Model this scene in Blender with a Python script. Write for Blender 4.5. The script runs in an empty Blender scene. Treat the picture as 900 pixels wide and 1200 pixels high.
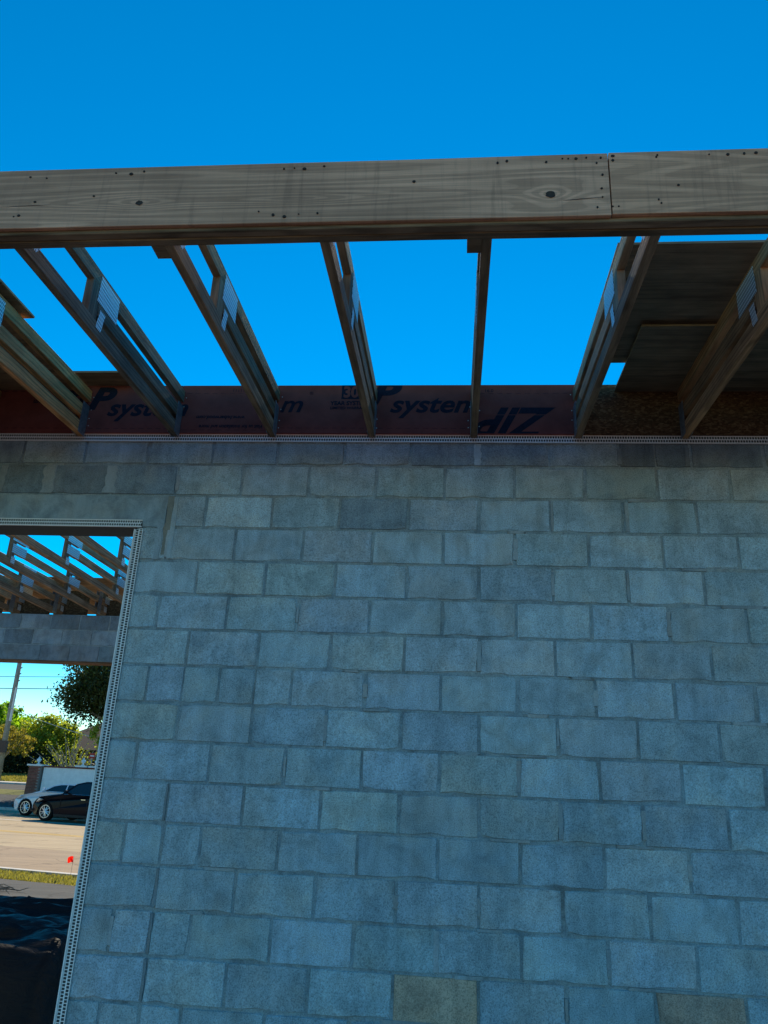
import bpy, bmesh, math, random
import numpy as np
from mathutils import Vector, Matrix
rnd = random.Random(7)
R = math.radians
sc = bpy.context.scene
col = sc.collection

# ------------------------------------------------------------------ camera
camd = bpy.data.cameras.new('camera'); cam = bpy.data.objects.new('camera', camd); col.objects.link(cam)
camd.sensor_fit = 'VERTICAL'; camd.sensor_height = 36; camd.lens = 27.0
camd.clip_start = 0.05; camd.clip_end = 6000
rt = Vector((0.9956463499104437, 0.08230688584993423, 0.04374839941866071))
dn = Vector((0.012765841191476416, 0.3445164294193328, -0.938693487331624))
fw = Vector((-0.09233298007041027, 0.9351652294657968, 0.34196580880181204))
m3 = Matrix((rt, -dn, -fw)).transposed()
cam.matrix_world = Matrix.Translation((1.6905, -4.2018, 1.5973)) @ m3.to_4x4()
sc.camera = cam

# ------------------------------------------------------------------ sky, sun, exposure
SUN_EL, SUN_AZ = 42.0, 0.0       # azimuth from +Y towards +X
w = bpy.data.worlds.new('World'); sc.world = w; w.use_nodes = True
nt = w.node_tree; nt.nodes.clear()
sky = nt.nodes.new('ShaderNodeTexSky'); sky.sky_type = 'NISHITA'; sky.sun_disc = False
sky.sun_elevation = R(SUN_EL); sky.sun_rotation = R(SUN_AZ)
sky.air_density = 1.0; sky.dust_density = 0.0; sky.ozone_density = 2.0
hs = nt.nodes.new('ShaderNodeHueSaturation'); hs.inputs['Saturation'].default_value = 1.75; hs.inputs['Hue'].default_value = 0.493
gm = nt.nodes.new('ShaderNodeGamma'); gm.inputs[1].default_value = 1.16
gn = nt.nodes.new('ShaderNodeMix'); gn.data_type = 'RGBA'; gn.blend_type = 'MULTIPLY'; gn.inputs[0].default_value = 1; gn.inputs[7].default_value = (0.56, 0.64, 0.605, 1)
bgn = nt.nodes.new('ShaderNodeBackground'); bgn.inputs['Strength'].default_value = 0.15
wo = nt.nodes.new('ShaderNodeOutputWorld')
nt.links.new(sky.outputs[0], gm.inputs[0]); nt.links.new(gm.outputs[0], hs.inputs['Color']); nt.links.new(hs.outputs[0], gn.inputs[6]); nt.links.new(gn.outputs[2], bgn.inputs[0]); nt.links.new(bgn.outputs[0], wo.inputs[0])
sl = bpy.data.lights.new('sun', 'SUN'); sl.energy = 5.0; sl.angle = R(0.5); sl.color = (1.0, 0.87, 0.66)
so = bpy.data.objects.new('sun', sl); col.objects.link(so)
sd = Vector((math.sin(R(SUN_AZ))*math.cos(R(SUN_EL)), math.cos(R(SUN_AZ))*math.cos(R(SUN_EL)), math.sin(R(SUN_EL))))
so.rotation_euler = sd.to_track_quat('Z', 'Y').to_euler()
sc.view_settings.view_transform = 'Standard'; sc.view_settings.look = 'None'
sc.view_settings.exposure = 0.48; sc.view_settings.gamma = 1.0

# ------------------------------------------------------------------ helpers
def link(o, parent=None):
    col.objects.link(o)
    if parent: o.parent = parent
    return o
def tag(o, label=None, cat=None, group=None, kind=None):
    if label: o['label'] = label
    if cat: o['category'] = cat
    if group: o['group'] = group
    if kind: o['kind'] = kind
    return o
def empty(name, loc=(0, 0, 0), rot=(0, 0, 0), **k):
    o = bpy.data.objects.new(name, None); o.location = loc; o.rotation_euler = rot; o.empty_display_size = .1
    link(o); return tag(o, **k)
def mesh(name, v, f, m=None, parent=None, smooth=False, loc=None, rot=None, color=None):
    me = bpy.data.meshes.new(name); me.from_pydata([tuple(p) for p in v], [], f); me.update()
    if m: me.materials.append(m)
    if smooth: me.polygons.foreach_set('use_smooth', [True]*len(me.polygons))
    o = bpy.data.objects.new(name, me); link(o, parent)
    if loc is not None: o.location = loc
    if rot is not None: o.rotation_euler = rot
    if color is not None: o.color = (*color, 1)
    return o
def inst(src, name=None, parent=None, loc=None, rot=None, color=None):
    o = src.copy(); link(o); o.parent = parent if parent else src.parent
    if name: o.name = name
    if loc is not None: o.location = loc
    if rot is not None: o.rotation_euler = rot
    if color is not None: o.color = (*color, 1)
    return o
def copy_tree(o, parent=None, **k):
    c = o.copy(); col.objects.link(c)
    if parent: c.parent = parent
    for ch in list(o.children): copy_tree(ch, c)
    for a, b in k.items(): c[a] = b
    return c
class MB:
    def __init__(s): s.v = []; s.f = []
    def box(s, a, b):
        n = len(s.v); x0, y0, z0 = a; x1, y1, z1 = b
        s.v += [(x0,y0,z0),(x1,y0,z0),(x1,y1,z0),(x0,y1,z0),(x0,y0,z1),(x1,y0,z1),(x1,y1,z1),(x0,y1,z1)]
        s.f += [tuple(n+i for i in q) for q in ((0,3,2,1),(4,5,6,7),(0,1,5,4),(1,2,6,5),(2,3,7,6),(3,0,4,7))]
        return s
    def tube(s, pts, r, n=8, cap=True):
        pts = [Vector(p) for p in pts]; rs = r if isinstance(r, (list, tuple)) else [r]*len(pts); base = len(s.v)
        for i, p in enumerate(pts):
            d = (pts[min(i+1, len(pts)-1)] - pts[max(i-1, 0)]).normalized()
            a = d.orthogonal().normalized() if abs(d.z) > .99 else d.cross(Vector((0, 0, 1))).normalized(); b = d.cross(a)
            for k in range(n):
                t = 2*math.pi*k/n; s.v.append(tuple(p + a*(math.cos(t)*rs[i]) + b*(math.sin(t)*rs[i])))
        for i in range(len(pts)-1):
            for k in range(n):
                s.f.append((base+i*n+k, base+i*n+(k+1) % n, base+(i+1)*n+(k+1) % n, base+(i+1)*n+k))
        if cap:
            s.f.append(tuple(base+k for k in range(n))[::-1]); s.f.append(tuple(base+(len(pts)-1)*n+k for k in range(n)))
        return s
    def lathe(s, prof, n=16, c=(0, 0, 0)):
        base = len(s.v)
        for r, z in prof:
            for k in range(n):
                t = 2*math.pi*k/n; s.v.append((c[0]+r*math.cos(t), c[1]+r*math.sin(t), c[2]+z))
        for i in range(len(prof)-1):
            for k in range(n): s.f.append((base+i*n+k, base+i*n+(k+1) % n, base+(i+1)*n+(k+1) % n, base+(i+1)*n+k))
        s.f.append(tuple(base+(len(prof)-1)*n+k for k in range(n)))
        return s
    def build(s, name, m, parent=None, **k): return mesh(name, s.v, s.f, m, parent, **k)

# ------------------------------------------------------------------ materials
def newmat(name, rough=.85, metal=0, spec=.3):
    m = bpy.data.materials.new(name); m.use_nodes = True; n = m.node_tree
    b = n.nodes['Principled BSDF']; b.inputs['Roughness'].default_value = rough; b.inputs['Metallic'].default_value = metal
    b.inputs['Specular IOR Level'].default_value = spec
    return m, n, b
def N(n, t, **k):
    o = n.nodes.new(t)
    for a, v in k.items():
        if hasattr(o, a): setattr(o, a, v)
        else: o.inputs[a].default_value = v
    return o
def ramp(n, src, stops):
    r = n.nodes.new('ShaderNodeValToRGB'); e = r.color_ramp.elements
    while len(e) < len(stops): e.new(.5)
    for i, (p, c) in enumerate(stops): e[i].position = p; e[i].color = (*c, 1) if len(c) == 3 else c
    n.links.new(src, r.inputs[0]); return r.outputs[0]
def g(x): return (x, x, x)
def mul(n, a, b, f=1.0, mode='MULTIPLY'):
    x = n.nodes.new('ShaderNodeMix'); x.data_type = 'RGBA'; x.blend_type = mode; x.inputs[0].default_value = f
    for s, i in ((a, 6), (b, 7)):
        if isinstance(s, tuple): x.inputs[i].default_value = (*s, 1)
        else: n.links.new(s, x.inputs[i])
    return x.outputs[2]
def coords(n, scale=(1, 1, 1), kind='Object', rand=False):
    tc = n.nodes.new('ShaderNodeTexCoord'); mp = n.nodes.new('ShaderNodeMapping'); mp.inputs['Scale'].default_value = scale
    n.links.new(tc.outputs[kind], mp.inputs[0])
    if rand:
        oi = n.nodes.new('ShaderNodeObjectInfo'); vm = n.nodes.new('ShaderNodeVectorMath'); vm.operation = 'SCALE'
        vm.inputs[0].default_value = (37, 71, 53); n.links.new(oi.outputs['Random'], vm.inputs['Scale'])
        n.links.new(vm.outputs[0], mp.inputs['Location'])
    return mp.outputs[0]
def noise(n, vec, scale, detail=4, rough=.6, dist=0):
    o = N(n, 'ShaderNodeTexNoise'); o.inputs['Scale'].default_value = scale; o.inputs['Detail'].default_value = detail
    o.inputs['Roughness'].default_value = rough; o.inputs['Distortion'].default_value = dist
    n.links.new(vec, o.inputs['Vector']); return o.outputs['Fac']
def bump(n, b, h, strength=.4, dist=.003):
    o = N(n, 'ShaderNodeBump'); o.inputs['Strength'].default_value = strength; o.inputs['Distance'].default_value = dist
    n.links.new(h, o.inputs['Height']); n.links.new(o.outputs[0], b.inputs['Normal'])
def objcol(n): return N(n, 'ShaderNodeObjectInfo').outputs['Color']

def concrete(name, base, speck=.35, stain=.35, usecol=True, fine=260):
    m, n, b = newmat(name, .95, spec=.15)
    v = coords(n, rand=True)
    vw = coords(n, kind='Generated')
    a = ramp(n, noise(n, v, fine, 3, .7), [(.3, g(1-speck)), (.52, g(1)), (.75, g(1+speck*.5))])
    c = ramp(n, noise(n, v, 7, 5, .65, .6), [(.3, g(1-stain)), (.55, g(1)), (.75, (1.1, 1.08, 1.03))])
    vs = coords(n, (9, 1, 1.2), rand=True)
    d = ramp(n, noise(n, vs, 2.2, 4, .6), [(.3, g(.86)), (.6, g(1.02))])
    vo = N(n, 'ShaderNodeTexVoronoi'); vo.inputs['Scale'].default_value = 75; n.links.new(v, vo.inputs['Vector'])
    pit = ramp(n, vo.outputs['Distance'], [(.0, g(.45)), (.13, g(.8)), (.22, g(1))])
    ge = N(n, 'ShaderNodeNewGeometry'); mpp = N(n, 'ShaderNodeMapping'); mpp.inputs['Scale'].default_value = (4, 4, .8); n.links.new(ge.outputs['Position'], mpp.inputs[0])
    run = ramp(n, noise(n, mpp.outputs[0], 1.0, 5, .65, .5), [(.28, (.80, .80, .78)), (.5, g(1)), (.72, (1.08, 1.08, 1.07))])
    fk = ramp(n, noise(n, coords(n, (14, 14, 60), rand=True), 1.6, 2, .5), [(.74, g(0)), (.80, g(1))])
    hue = ramp(n, noise(n, coords(n, rand=True), 4.5, 3, .55), [(.36, (1.10, .98, .90)), (.54, (1, 1, 1))])
    x = mul(n, a, c); x = mul(n, x, d); x = mul(n, x, hue); x = mul(n, x, run); x = mul(n, x, pit, .6); x = mul(n, x, base)
    mf = n.nodes.new('ShaderNodeMix'); mf.data_type = 'RGBA'; n.links.new(fk, mf.inputs[0]); n.links.new(x, mf.inputs[6]); mf.inputs[7].default_value = (.62, .62, .6, 1); x = mf.outputs[2]
    if usecol: x = mul(n, x, objcol(n))
    n.links.new(x, b.inputs['Base Color'])
    hh = mul(n, a, pit)
    bump(n, b, hh, .75, .004)
    return m
M = {}
M['block'] = concrete('concrete_block', (.48, .64, .755), .50, .30, fine=170)
M['mortar'] = concrete('mortar', (.35, .45, .51), .4, .4, fine=180)
M['smear'] = concrete('mortar_smear', (.45, .54, .60), .25, .25, fine=180)
M['lintel'] = concrete('precast_concrete', (.44, .52, .57), .2, .4, fine=160)
M['slab'] = concrete('concrete_slab', (.17, .17, .17), .2, .3, False, 60)

def wood(name, light, dark, ring=1.0, usecol=True):
    m, n, b = newmat(name, .8, spec=.2)
    v = coords(n, (1.3, 22, 22), rand=True)
    v2 = coords(n, (2.0, 90, 90), rand=True)
    wv = N(n, 'ShaderNodeTexWave', wave_type='BANDS', bands_direction='Z'); wv.inputs['Scale'].default_value = 9
    wv.inputs['Distortion'].default_value = 9; wv.inputs['Detail'].default_value = 2; wv.inputs['Detail Scale'].default_value = .55
    vv = coords(n, (.35, 1.6, 1.6), rand=True); n.links.new(vv, wv.inputs['Vector'])
    base = ramp(n, noise(n, v, 1.2, 5, .6, .4), [(.28, dark), (.62, light)])
    gr = ramp(n, noise(n, v2, 1.0, 4, .7), [(.3, g(.72)), (.6, g(1.05))])
    rg = ramp(n, wv.outputs['Fac'], [(.0, g(1-.32*ring)), (.35, g(1)), (.8, g(1.05))])
    st = ramp(n, noise(n, coords(n, (3, 8, 2), rand=True), 1.6, 4, .6), [(.3, g(.7)), (.6, g(1.05))])
    x = mul(n, mul(n, mul(n, base, gr), rg), st)
    if usecol: x = mul(n, x, objcol(n))
    n.links.new(x, b.inputs['Base Color']); bump(n, b, gr, .35, .002)
    return m
M['wood'] = wood('weathered_lumber', (.50, .345, .225), (.19, .13, .085))
M['post_wood'] = wood('new_lumber', (.46, .33, .19), (.30, .20, .11))
def beam_mat(knots=()):
    m, n, b = newmat('weathered_beam_lumber', .85, spec=.2)
    tc = N(n, 'ShaderNodeTexCoord')
    mp = N(n, 'ShaderNodeMapping'); mp.inputs['Scale'].default_value = (1, 1, 1); n.links.new(tc.outputs['Object'], mp.inputs[0])
    # cathedral grain: distance field stretched along the board, bent by low noise
    oi = N(n, 'ShaderNodeObjectInfo')
    st = coords(n, (.32, 7, 7), rand=True)
    wv = N(n, 'ShaderNodeTexNoise'); wv.inputs['Scale'].default_value = 1.15; wv.inputs['Detail'].default_value = 1.2
    n.links.new(st, wv.inputs['Vector'])
    mt = N(n, 'ShaderNodeMath', operation='MULTIPLY'); n.links.new(wv.outputs['Fac'], mt.inputs[0]); mt.inputs[1].default_value = 75
    for kx, kz, amp, wid, sx_ in knots:          # grain that bends round a knot
        sb = N(n, 'ShaderNodeVectorMath', operation='SUBTRACT'); n.links.new(tc.outputs['Object'], sb.inputs[0]); sb.inputs[1].default_value = (kx, 0, kz)
        ml = N(n, 'ShaderNodeVectorMath', operation='MULTIPLY'); n.links.new(sb.outputs[0], ml.inputs[0]); ml.inputs[1].default_value = (sx_/wid, 0, 1/wid)
        ln = N(n, 'ShaderNodeVectorMath', operation='LENGTH'); n.links.new(ml.outputs[0], ln.inputs[0])
        ng = N(n, 'ShaderNodeMath', operation='MULTIPLY'); n.links.new(ln.outputs['Value'], ng.inputs[0]); ng.inputs[1].default_value = -1
        ex = N(n, 'ShaderNodeMath', operation='EXPONENT'); n.links.new(ng.outputs[0], ex.inputs[0])
        ma = N(n, 'ShaderNodeMath', operation='MULTIPLY_ADD'); n.links.new(ex.outputs[0], ma.inputs[0]); ma.inputs[1].default_value = amp; n.links.new(mt.outputs[0], ma.inputs[2]); mt = ma
    sn = N(n, 'ShaderNodeMath', operation='SINE'); n.links.new(mt.outputs[0], sn.inputs[0])
    rings = ramp(n, sn.outputs[0], [(.0, g(.80)), (.25, g(.95)), (.6, g(1.0)), (1, g(1.04))])
    fine = ramp(n, noise(n, coords(n, (1.5, 150, 150), rand=True), 1, 4, .7), [(.3, g(.74)), (.65, g(1.1))])
    big = ramp(n, noise(n, coords(n, (1.2, 1, 3), rand=True), 1.4, 5, .6), [(.3, g(.72)), (.65, g(1.05))])
    drip = ramp(n, noise(n, coords(n, (26, 1, 1.6), rand=True), 1.0, 5, .7, .8), [(.30, g(.80)), (.45, g(1)), (.75, (1.07, 1.06, 1.03))])
    x = mul(n, mul(n, mul(n, rings, fine), big), drip); x = mul(n, x, (.80, .44, .29)); x = mul(n, x, objcol(n))
    n.links.new(x, b.inputs['Base Color']); bump(n, b, fine, .4, .0015)
    return m
M['beam'] = beam_mat([(1.366, -.0355, 18, .030, .30), (2.903, -.0445, 26, .040, .50), (1.98, -.03, 26, .045, .10), (1.15, -.03, 14, .035, .10), (2.55, -.025, 12, .04, .12)])
M['beam2'] = beam_mat()
def flat(name, c, rough=.6, metal=0, spec=.4, var=.15, sc_=30, usecol=False, bumps=0):
    m, n, b = newmat(name, rough, metal, spec)
    v = coords(n, rand=True)
    x = mul(n, ramp(n, noise(n, v, sc_, 4, .6), [(.3, g(1-var)), (.65, g(1+var*.4))]), c)
    if usecol: x = mul(n, x, objcol(n))
    n.links.new(x, b.inputs['Base Color'])
    if bumps: bump(n, b, noise(n, v, sc_*1.5, 4, .6), bumps, .01)
    return m
def osb():
    m, n, b = newmat('oriented_strand_board', .8, spec=.2)
    v = coords(n, (1, 1, 1.9), rand=True)
    vo = N(n, 'ShaderNodeTexVoronoi'); vo.inputs['Scale'].default_value = 62; vo.inputs['Randomness'].default_value = 1
    n.links.new(v, vo.inputs['Vector'])
    sep = N(n, 'ShaderNodeSeparateColor'); n.links.new(vo.outputs['Color'], sep.inputs[0])
    c = ramp(n, sep.outputs[0], [(0, (.08, .04, .018)), (.6, (.13, .066, .032)), (1, (.23, .14, .075))])
    x = mul(n, c, ramp(n, noise(n, v, 60, 3), [(.3, g(.6)), (.7, g(1.1))]))
    n.links.new(x, b.inputs['Base Color']); bump(n, b, sep.outputs[1], .5, .002)
    return m
M['osb'] = osb()
M['ply'] = wood('plywood', (.39, .31, .22), (.24, .19, .14), .5)
M['red'] = flat('red_sheathing_face', (.20, .054, .046), .75, spec=.2, var=.22, sc_=9)
M['print'] = flat('dark_print', (.016, .018, .035), .8, spec=.1, var=.3, sc_=60)
M['galv'] = flat('galvanised_steel', (.90, .93, .95), .55, 0, .5, .12, 60)
M['strap'] = flat('galvanised_strap', (.30, .31, .33), .5, .6, .5, .4, 40)
M['dark_steel'] = flat('dark_lintel_form', (.045, .07, .085), .7)
M['hole_shade'] = flat('bead_hole_shade', (.06, .075, .085), .9)  # dark tone painted for the shade inside the bead holes
M['nail'] = flat('rusty_nail', (.035, .025, .02), .8)
M['nailhead'] = flat('bright_nail_head', (.7, .7, .68), .4, .5)
M['knot'] = flat('knot', (.06, .04, .03), .8, var=.4, sc_=90)
def plate():
    m, n, b = newmat('toothed_nail_plate', .5, .3, .5)
    v = coords(n)
    bk = N(n, 'ShaderNodeTexBrick'); bk.inputs['Scale'].default_value = 1; bk.offset = .5
    bk.inputs['Brick Width'].default_value = .0125; bk.inputs['Row Height'].default_value = .020; bk.inputs['Mortar Size'].default_value = .0034; bk.inputs['Mortar Smooth'].default_value = .2
    bk.inputs['Color1'].default_value = (.12, .13, .14, 1); bk.inputs['Color2'].default_value = (.2, .21, .22, 1); bk.inputs['Mortar'].default_value = (.82, .84, .86, 1)
    sw = N(n, 'ShaderNodeSeparateXYZ'); cb = N(n, 'ShaderNodeCombineXYZ'); n.links.new(v, sw.inputs[0])
    n.links.new(sw.outputs['Y'], cb.inputs['X']); n.links.new(sw.outputs['Z'], cb.inputs['Y']); n.links.new(cb.outputs[0], bk.inputs['Vector'])
    n.links.new(bk.outputs['Color'], b.inputs['Base Color']); 
    return m
M['plate'] = plate()
M['pole'] = wood('pole_wood', (.50, .44, .36), (.3, .26, .21), .4)

def road(name, c1, c2, sc_=2.0):
    m, n, b = newmat(name, .9, spec=.2)
    v = coords(n)
    x = ramp(n, noise(n, coords(n, (.25, 1.4, 1)), sc_, 5, .6), [(.3, c1), (.7, c2)])
    x = mul(n, x, ramp(n, noise(n, v, 60, 3, .7), [(.3, g(.75)), (.7, g(1.2))]))
    ve = N(n, 'ShaderNodeTexVoronoi', feature='DISTANCE_TO_EDGE'); ve.inputs['Scale'].default_value = .45
    wv_ = N(n, 'ShaderNodeVectorMath', operation='ADD'); nz = N(n, 'ShaderNodeTexNoise'); nz.inputs['Scale'].default_value = 1.4; n.links.new(v, nz.inputs['Vector'])
    n.links.new(v, wv_.inputs[0]); n.links.new(nz.outputs['Color'], wv_.inputs[1]); n.links.new(wv_.outputs[0], ve.inputs['Vector'])
    x = mul(n, x, ramp(n, ve.outputs['Distance'], [(.0, g(.62)), (.012, g(.8)), (.02, g(1))]), .8)
    x = mul(n, x, ramp(n, noise(n, coords(n, (.12, .5, 1)), 1.5, 4, .6), [(.33, g(.80)), (.5, g(1.02))]))
    n.links.new(x, b.inputs['Base Color']); bump(n, b, noise(n, v, 90, 3), .3, .004)
    return m
M['asphalt'] = road('sun_bleached_asphalt', (.32, .245, .155), (.42, .325, .21))
M['asphalt2'] = road('older_asphalt_lane', (.25, .185, .125), (.33, .245, .165))
M['shade_asphalt'] = road('shade_painted_asphalt', (.055, .055, .056), (.085, .083, .08))  # shade on the paving put into its base colour
M['walk'] = road('pavement_concrete', (.26, .25, .235), (.36, .345, .32))
M['kerb'] = road('kerb_concrete', (.42, .40, .37), (.55, .53, .5))
M['white_line'] = flat('white_road_paint', (.72, .7, .66), .8, var=.4, sc_=20)
M['yellow_line'] = flat('yellow_road_paint', (.62, .38, .06), .8, var=.45, sc_=20)
M['dirt'] = road('bare_dirt', (.115, .085, .070), (.165, .125, .105), 1.2)
M['turf'] = road('turf', (.08, .10, .02), (.17, .16, .045), .7)
def leafm(name, a, b_, trans=.45):
    m, n, b = newmat(name, .6, spec=.25)
    ge = N(n, 'ShaderNodeNewGeometry')
    c = ramp(n, ge.outputs['Random Per Island'], [(0, a), (1, b_)])
    n.links.new(c, b.inputs['Base Color'])
    t = N(n, 'ShaderNodeBsdfTranslucent'); mc = mul(n, c, (1.7, 1.75, .6)); n.links.new(mc, t.inputs[0])
    mx = N(n, 'ShaderNodeMixShader'); mx.inputs[0].default_value = trans
    n.links.new(b.outputs[0], mx.inputs[1]); n.links.new(t.outputs[0], mx.inputs[2])
    n.links.new(mx.outputs[0], n.nodes['Material Output'].inputs[0])
    return m
M['leaf_oak'] = leafm('oak_leaves', (.022, .035, .012), (.06, .085, .025), .25)
M['leaf_green'] = leafm('green_leaves', (.10, .20, .012), (.27, .44, .035), .6)
M['leaf_yellow'] = leafm('yellow_green_leaves', (.20, .24, .035), (.36, .38, .07), .55)
M['leaf_rust'] = leafm('rusty_leaves', (.18, .15, .04), (.32, .26, .07), .5)
M['leaf_hedge'] = leafm('hedge_leaves', (.012, .02, .008), (.035, .05, .018), .15)
M['grass'] = leafm('grass_blades', (.17, .155, .05), (.36, .30, .12), .4)
M['bark'] = wood('bark', (.33, .28, .22), (.16, .13, .10), .4)
M['bark_pale'] = wood('pale_bark', (.55, .48, .38), (.34, .29, .23), .3)
M['brickred'] = flat('red_brick', (.24, .075, .055), .85, var=.35, sc_=25, usecol=True)
M['brickmortar'] = flat('brick_mortar', (.28, .24, .22), .9)
M['stucco'] = flat('white_stucco', (.88, .87, .87), .9, var=.1, sc_=6)
M['whitecap'] = flat('white_painted_cast_stone', (.8, .8, .8), .6, var=.08)
M['roofing'] = flat('brown_shingle', (.035, .027, .024), .9, var=.35, sc_=3, usecol=True)
M['house'] = flat('tan_house_wall', (.26, .21, .16), .9, var=.15, sc_=3)
M['glass'] = flat('dark_glass', (.012, .015, .018), .06, 0, .8, 0)
M['blackpaint'] = flat('black_car_paint', (.006, .008, .014), .2, 0, .12, .02)
M['whitepaint'] = flat('pale_car_paint', (.62, .70, .78), .2, 0, .6, .02)
M['tyre'] = flat('tyre_rubber', (.012, .012, .012), .9, 0, .2)
M['rim'] = flat('alloy_rim', (.75, .75, .76), .3, .6, .5, .05)
M['trim'] = flat('black_plastic_trim', (.012, .012, .013), .6)
M['lamp'] = flat('headlight_lens', (.6, .63, .66), .12, .2, .8, .05)
M['chrome'] = flat('chrome_strip', (.7, .7, .72), .2, .9, .5, .02)
M['brownbox'] = flat('brown_metal_box', (.11, .06, .045), .6)
M['signred'] = flat('red_sign_face', (.5, .03, .02), .5)
M['flagred'] = leafm('red_flag_film', (.75, .012, .012), (.78, .014, .012), .5)
M['wire'] = flat('dark_cable', (.03, .03, .03), .6)
M['wirepale'] = flat('pale_cable', (.55, .52, .45), .5)
def tarpm():
    m, n, b = newmat('black_plastic_sheet', .5, spec=.2)
    b.inputs['Base Color'].default_value = (.003, .0032, .005, 1)
    bump(n, b, noise(n, coords(n, (1, 3, 3)), 5, 5, .6, 1.2), .5, .03)
    return m
M['tarp'] = tarpm()

# ------------------------------------------------------------------ ground, roads
NV = Vector((.2149, .9766)); DV = Vector((.9766, -.2149))
PROF = [(-4000, 0), (28.5, 0), (31, .34), (34, .75), (38, 1.1), (42, 1.38), (48, 1.75), (70, 2.2), (4500, 2.2)]
def zt(v):
    for (a, za), (b, zb) in zip(PROF, PROF[1:]):
        if v <= b: return za + (zb-za)*(v-a)/(b-a)
    return 2.2
def uv(u, v, z=0.0):
    p = NV*v + DV*u; return (p.x, p.y, zt(v) + z)
def strip(name, v0, v1, z, m, u0=-300, u1=300, parent=None, kind='structure', th=0):
    br = sorted({v0, v1, *[a for a, _ in PROF if v0 < a < v1]})
    V = []; F = []
    for v in br: V += [uv(u0, v, z), uv(u1, v, z)]
    for i in range(len(br)-1): F.append((2*i, 2*i+1, 2*i+3, 2*i+2))
    if th:
        k = len(V); V += [(a, b, c-th) for a, b, c in V]; n_ = len(br)
        F += [(0, k, k+1, 1), (2*n_-2, 2*n_-1, k+2*n_-1, k+2*n_-2), (0, 2*n_-2, k+2*n_-2, k), (1, k+1, k+2*n_-1, 2*n_-1)]
    o = mesh(name, V, F, m, parent)
    if kind and not parent: tag(o, kind=kind)
    return o
strip('ground', -3000, 4500, -.004 - .0, M['dirt'], -3500, 3500)
strip('pavement', 5.75, 7.24, .05, M['shade_asphalt'], -150, 150, th=.1)  # darkened by colour for a shadow that nothing here casts
strip('grass_verge', 7.24, 8.12, .04, M['turf'], -150, 150, th=.1)
strip('kerb', 8.12, 8.27, .09, M['kerb'], -150, 150, th=.13)
strip('road', 8.27, 28.3, .0, M['asphalt'], -300, 300)
strip('road_near_lane', 8.30, 12.5, .004, M['asphalt2'], -300, 300)
strip('road_centre_line', 16.45, 16.58, .004, M['yellow_line'], -150, 150)
strip('road_centre_line', 16.75, 16.88, .004, M['yellow_line'], -150, 150)
strip('road_far_line', 21.7, 21.85, .004, M['white_line'], -150, 150)
strip('kerb_far', 28.3, 28.5, .12, M['kerb'], -150, 150, th=.15)
strip('driveway', 28.5, 32.6, .008, M['shade_asphalt'], -150, 150)
strip('lawn', 32.6, 34.4, .01, M['turf'], -150, 150)
strip('side_street', 34.4, 37.2, .012, M['shade_asphalt'], -150, 150)
strip('kerb_side_street', 37.2, 37.8, .10, M['kerb'], -150, 150, th=.12)
strip('lawn_far', 37.8, 62, .01, M['turf'], -150, 150)
# grass blades on the verge and on the far lawn (what the doorway shows)
def blades(name, n_, u0, u1, v0, v1, h, wd, seed):
    rs = np.random.RandomState(seed); V = []; F = []
    for i in range(n_):
        u = rs.uniform(u0, u1); v = rs.uniform(v0, v1); x, y, z = uv(u, v, .04 if v < 10 else .012)
        a = rs.uniform(0, 6.28); hh = h*rs.uniform(.5, 1.2); dx, dy = math.cos(a)*wd, math.sin(a)*wd; lx, ly = rs.normal(0, h*.4, 2)
        k = len(V); V += [(x-dx, y-dy, z), (x+dx, y+dy, z), (x+lx, y+ly, z+hh)]; F.append((k, k+1, k+2))
    return tag(mesh(name, V, F, M['grass']), kind='stuff')
tag(blades('grass', 16000, -12, 1, 7.26, 8.1, .055, .012, 3), label='short dry yellow green grass on the verge beside the kerb', cat='grass')
tag(blades('lawn_grass', 26000, -46, -24, 37.9, 47, .13, .05, 4), label='sunlit yellow green lawn grass beyond the side street', cat='grass')

# ------------------------------------------------------------------ block wall
TOP, BW, BH = 3.63, .4064, .2032
def block_mesh(wd, seed, hgt=BH, jt=.010):
    r = random.Random(seed); hx = wd/2 - jt/2; hz = hgt/2 - jt/2
    def edge(a, b, n_):
        return [(a[0]+(b[0]-a[0])*i/n_, a[1]+(b[1]-a[1])*i/n_) for i in range(n_)]
    nx = 5 if wd > .3 else 3
    per = edge((-hx, -hz), (hx, -hz), nx) + edge((hx, -hz), (hx, hz), 2) + edge((hx, hz), (-hx, hz), nx) + edge((-hx, hz), (-hx, -hz), 2)
    n_ = len(per); V = []; 
    inn = []; out = []
    for (x, z) in per:
        corner = abs(abs(x)-hx) < 1e-6 and abs(abs(z)-hz) < 1e-6
        j = r.uniform(0, .0022) + (r.uniform(.004, .011) if r.random() < (.30 if corner else .12) else 0)
        sx = -1 if x > 0 else 1; szz = -1 if z > 0 else 1
        fx = 1 if abs(abs(x)-hx) < 1e-6 else 0; fz = 1 if abs(abs(z)-hz) < 1e-6 else 0
        ox, oz = x + sx*fx*j*.6, z + szz*fz*j*.6
        out.append((ox, .009, oz)); inn.append((ox + sx*fx*(.0028+j*.6), 0, oz + szz*fz*(.0028+j*.6)))
    back = [(x, .18, z) for x, z in per]
    V = inn + out + back
    F = [tuple(range(n_))]
    for i in range(n_):
        k = (i+1) % n_
        F.append((i, n_+i, n_+k, k)); F.append((n_+i, 2*n_+i, 2*n_+k, n_+k))
    return V, F
full_v = []; half_v = []
def variants(wd, cnt, base):
    out = []
    for s in range(cnt):
        V, F = block_mesh(wd, base+s); me = bpy.data.meshes.new('block'); me.from_pydata(V, [], F); me.update(); me.materials.append(M['block']); out.append(me)
    return out
FULL = variants(BW, 14, 100); HALF = variants(BW/2, 6, 300)
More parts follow.
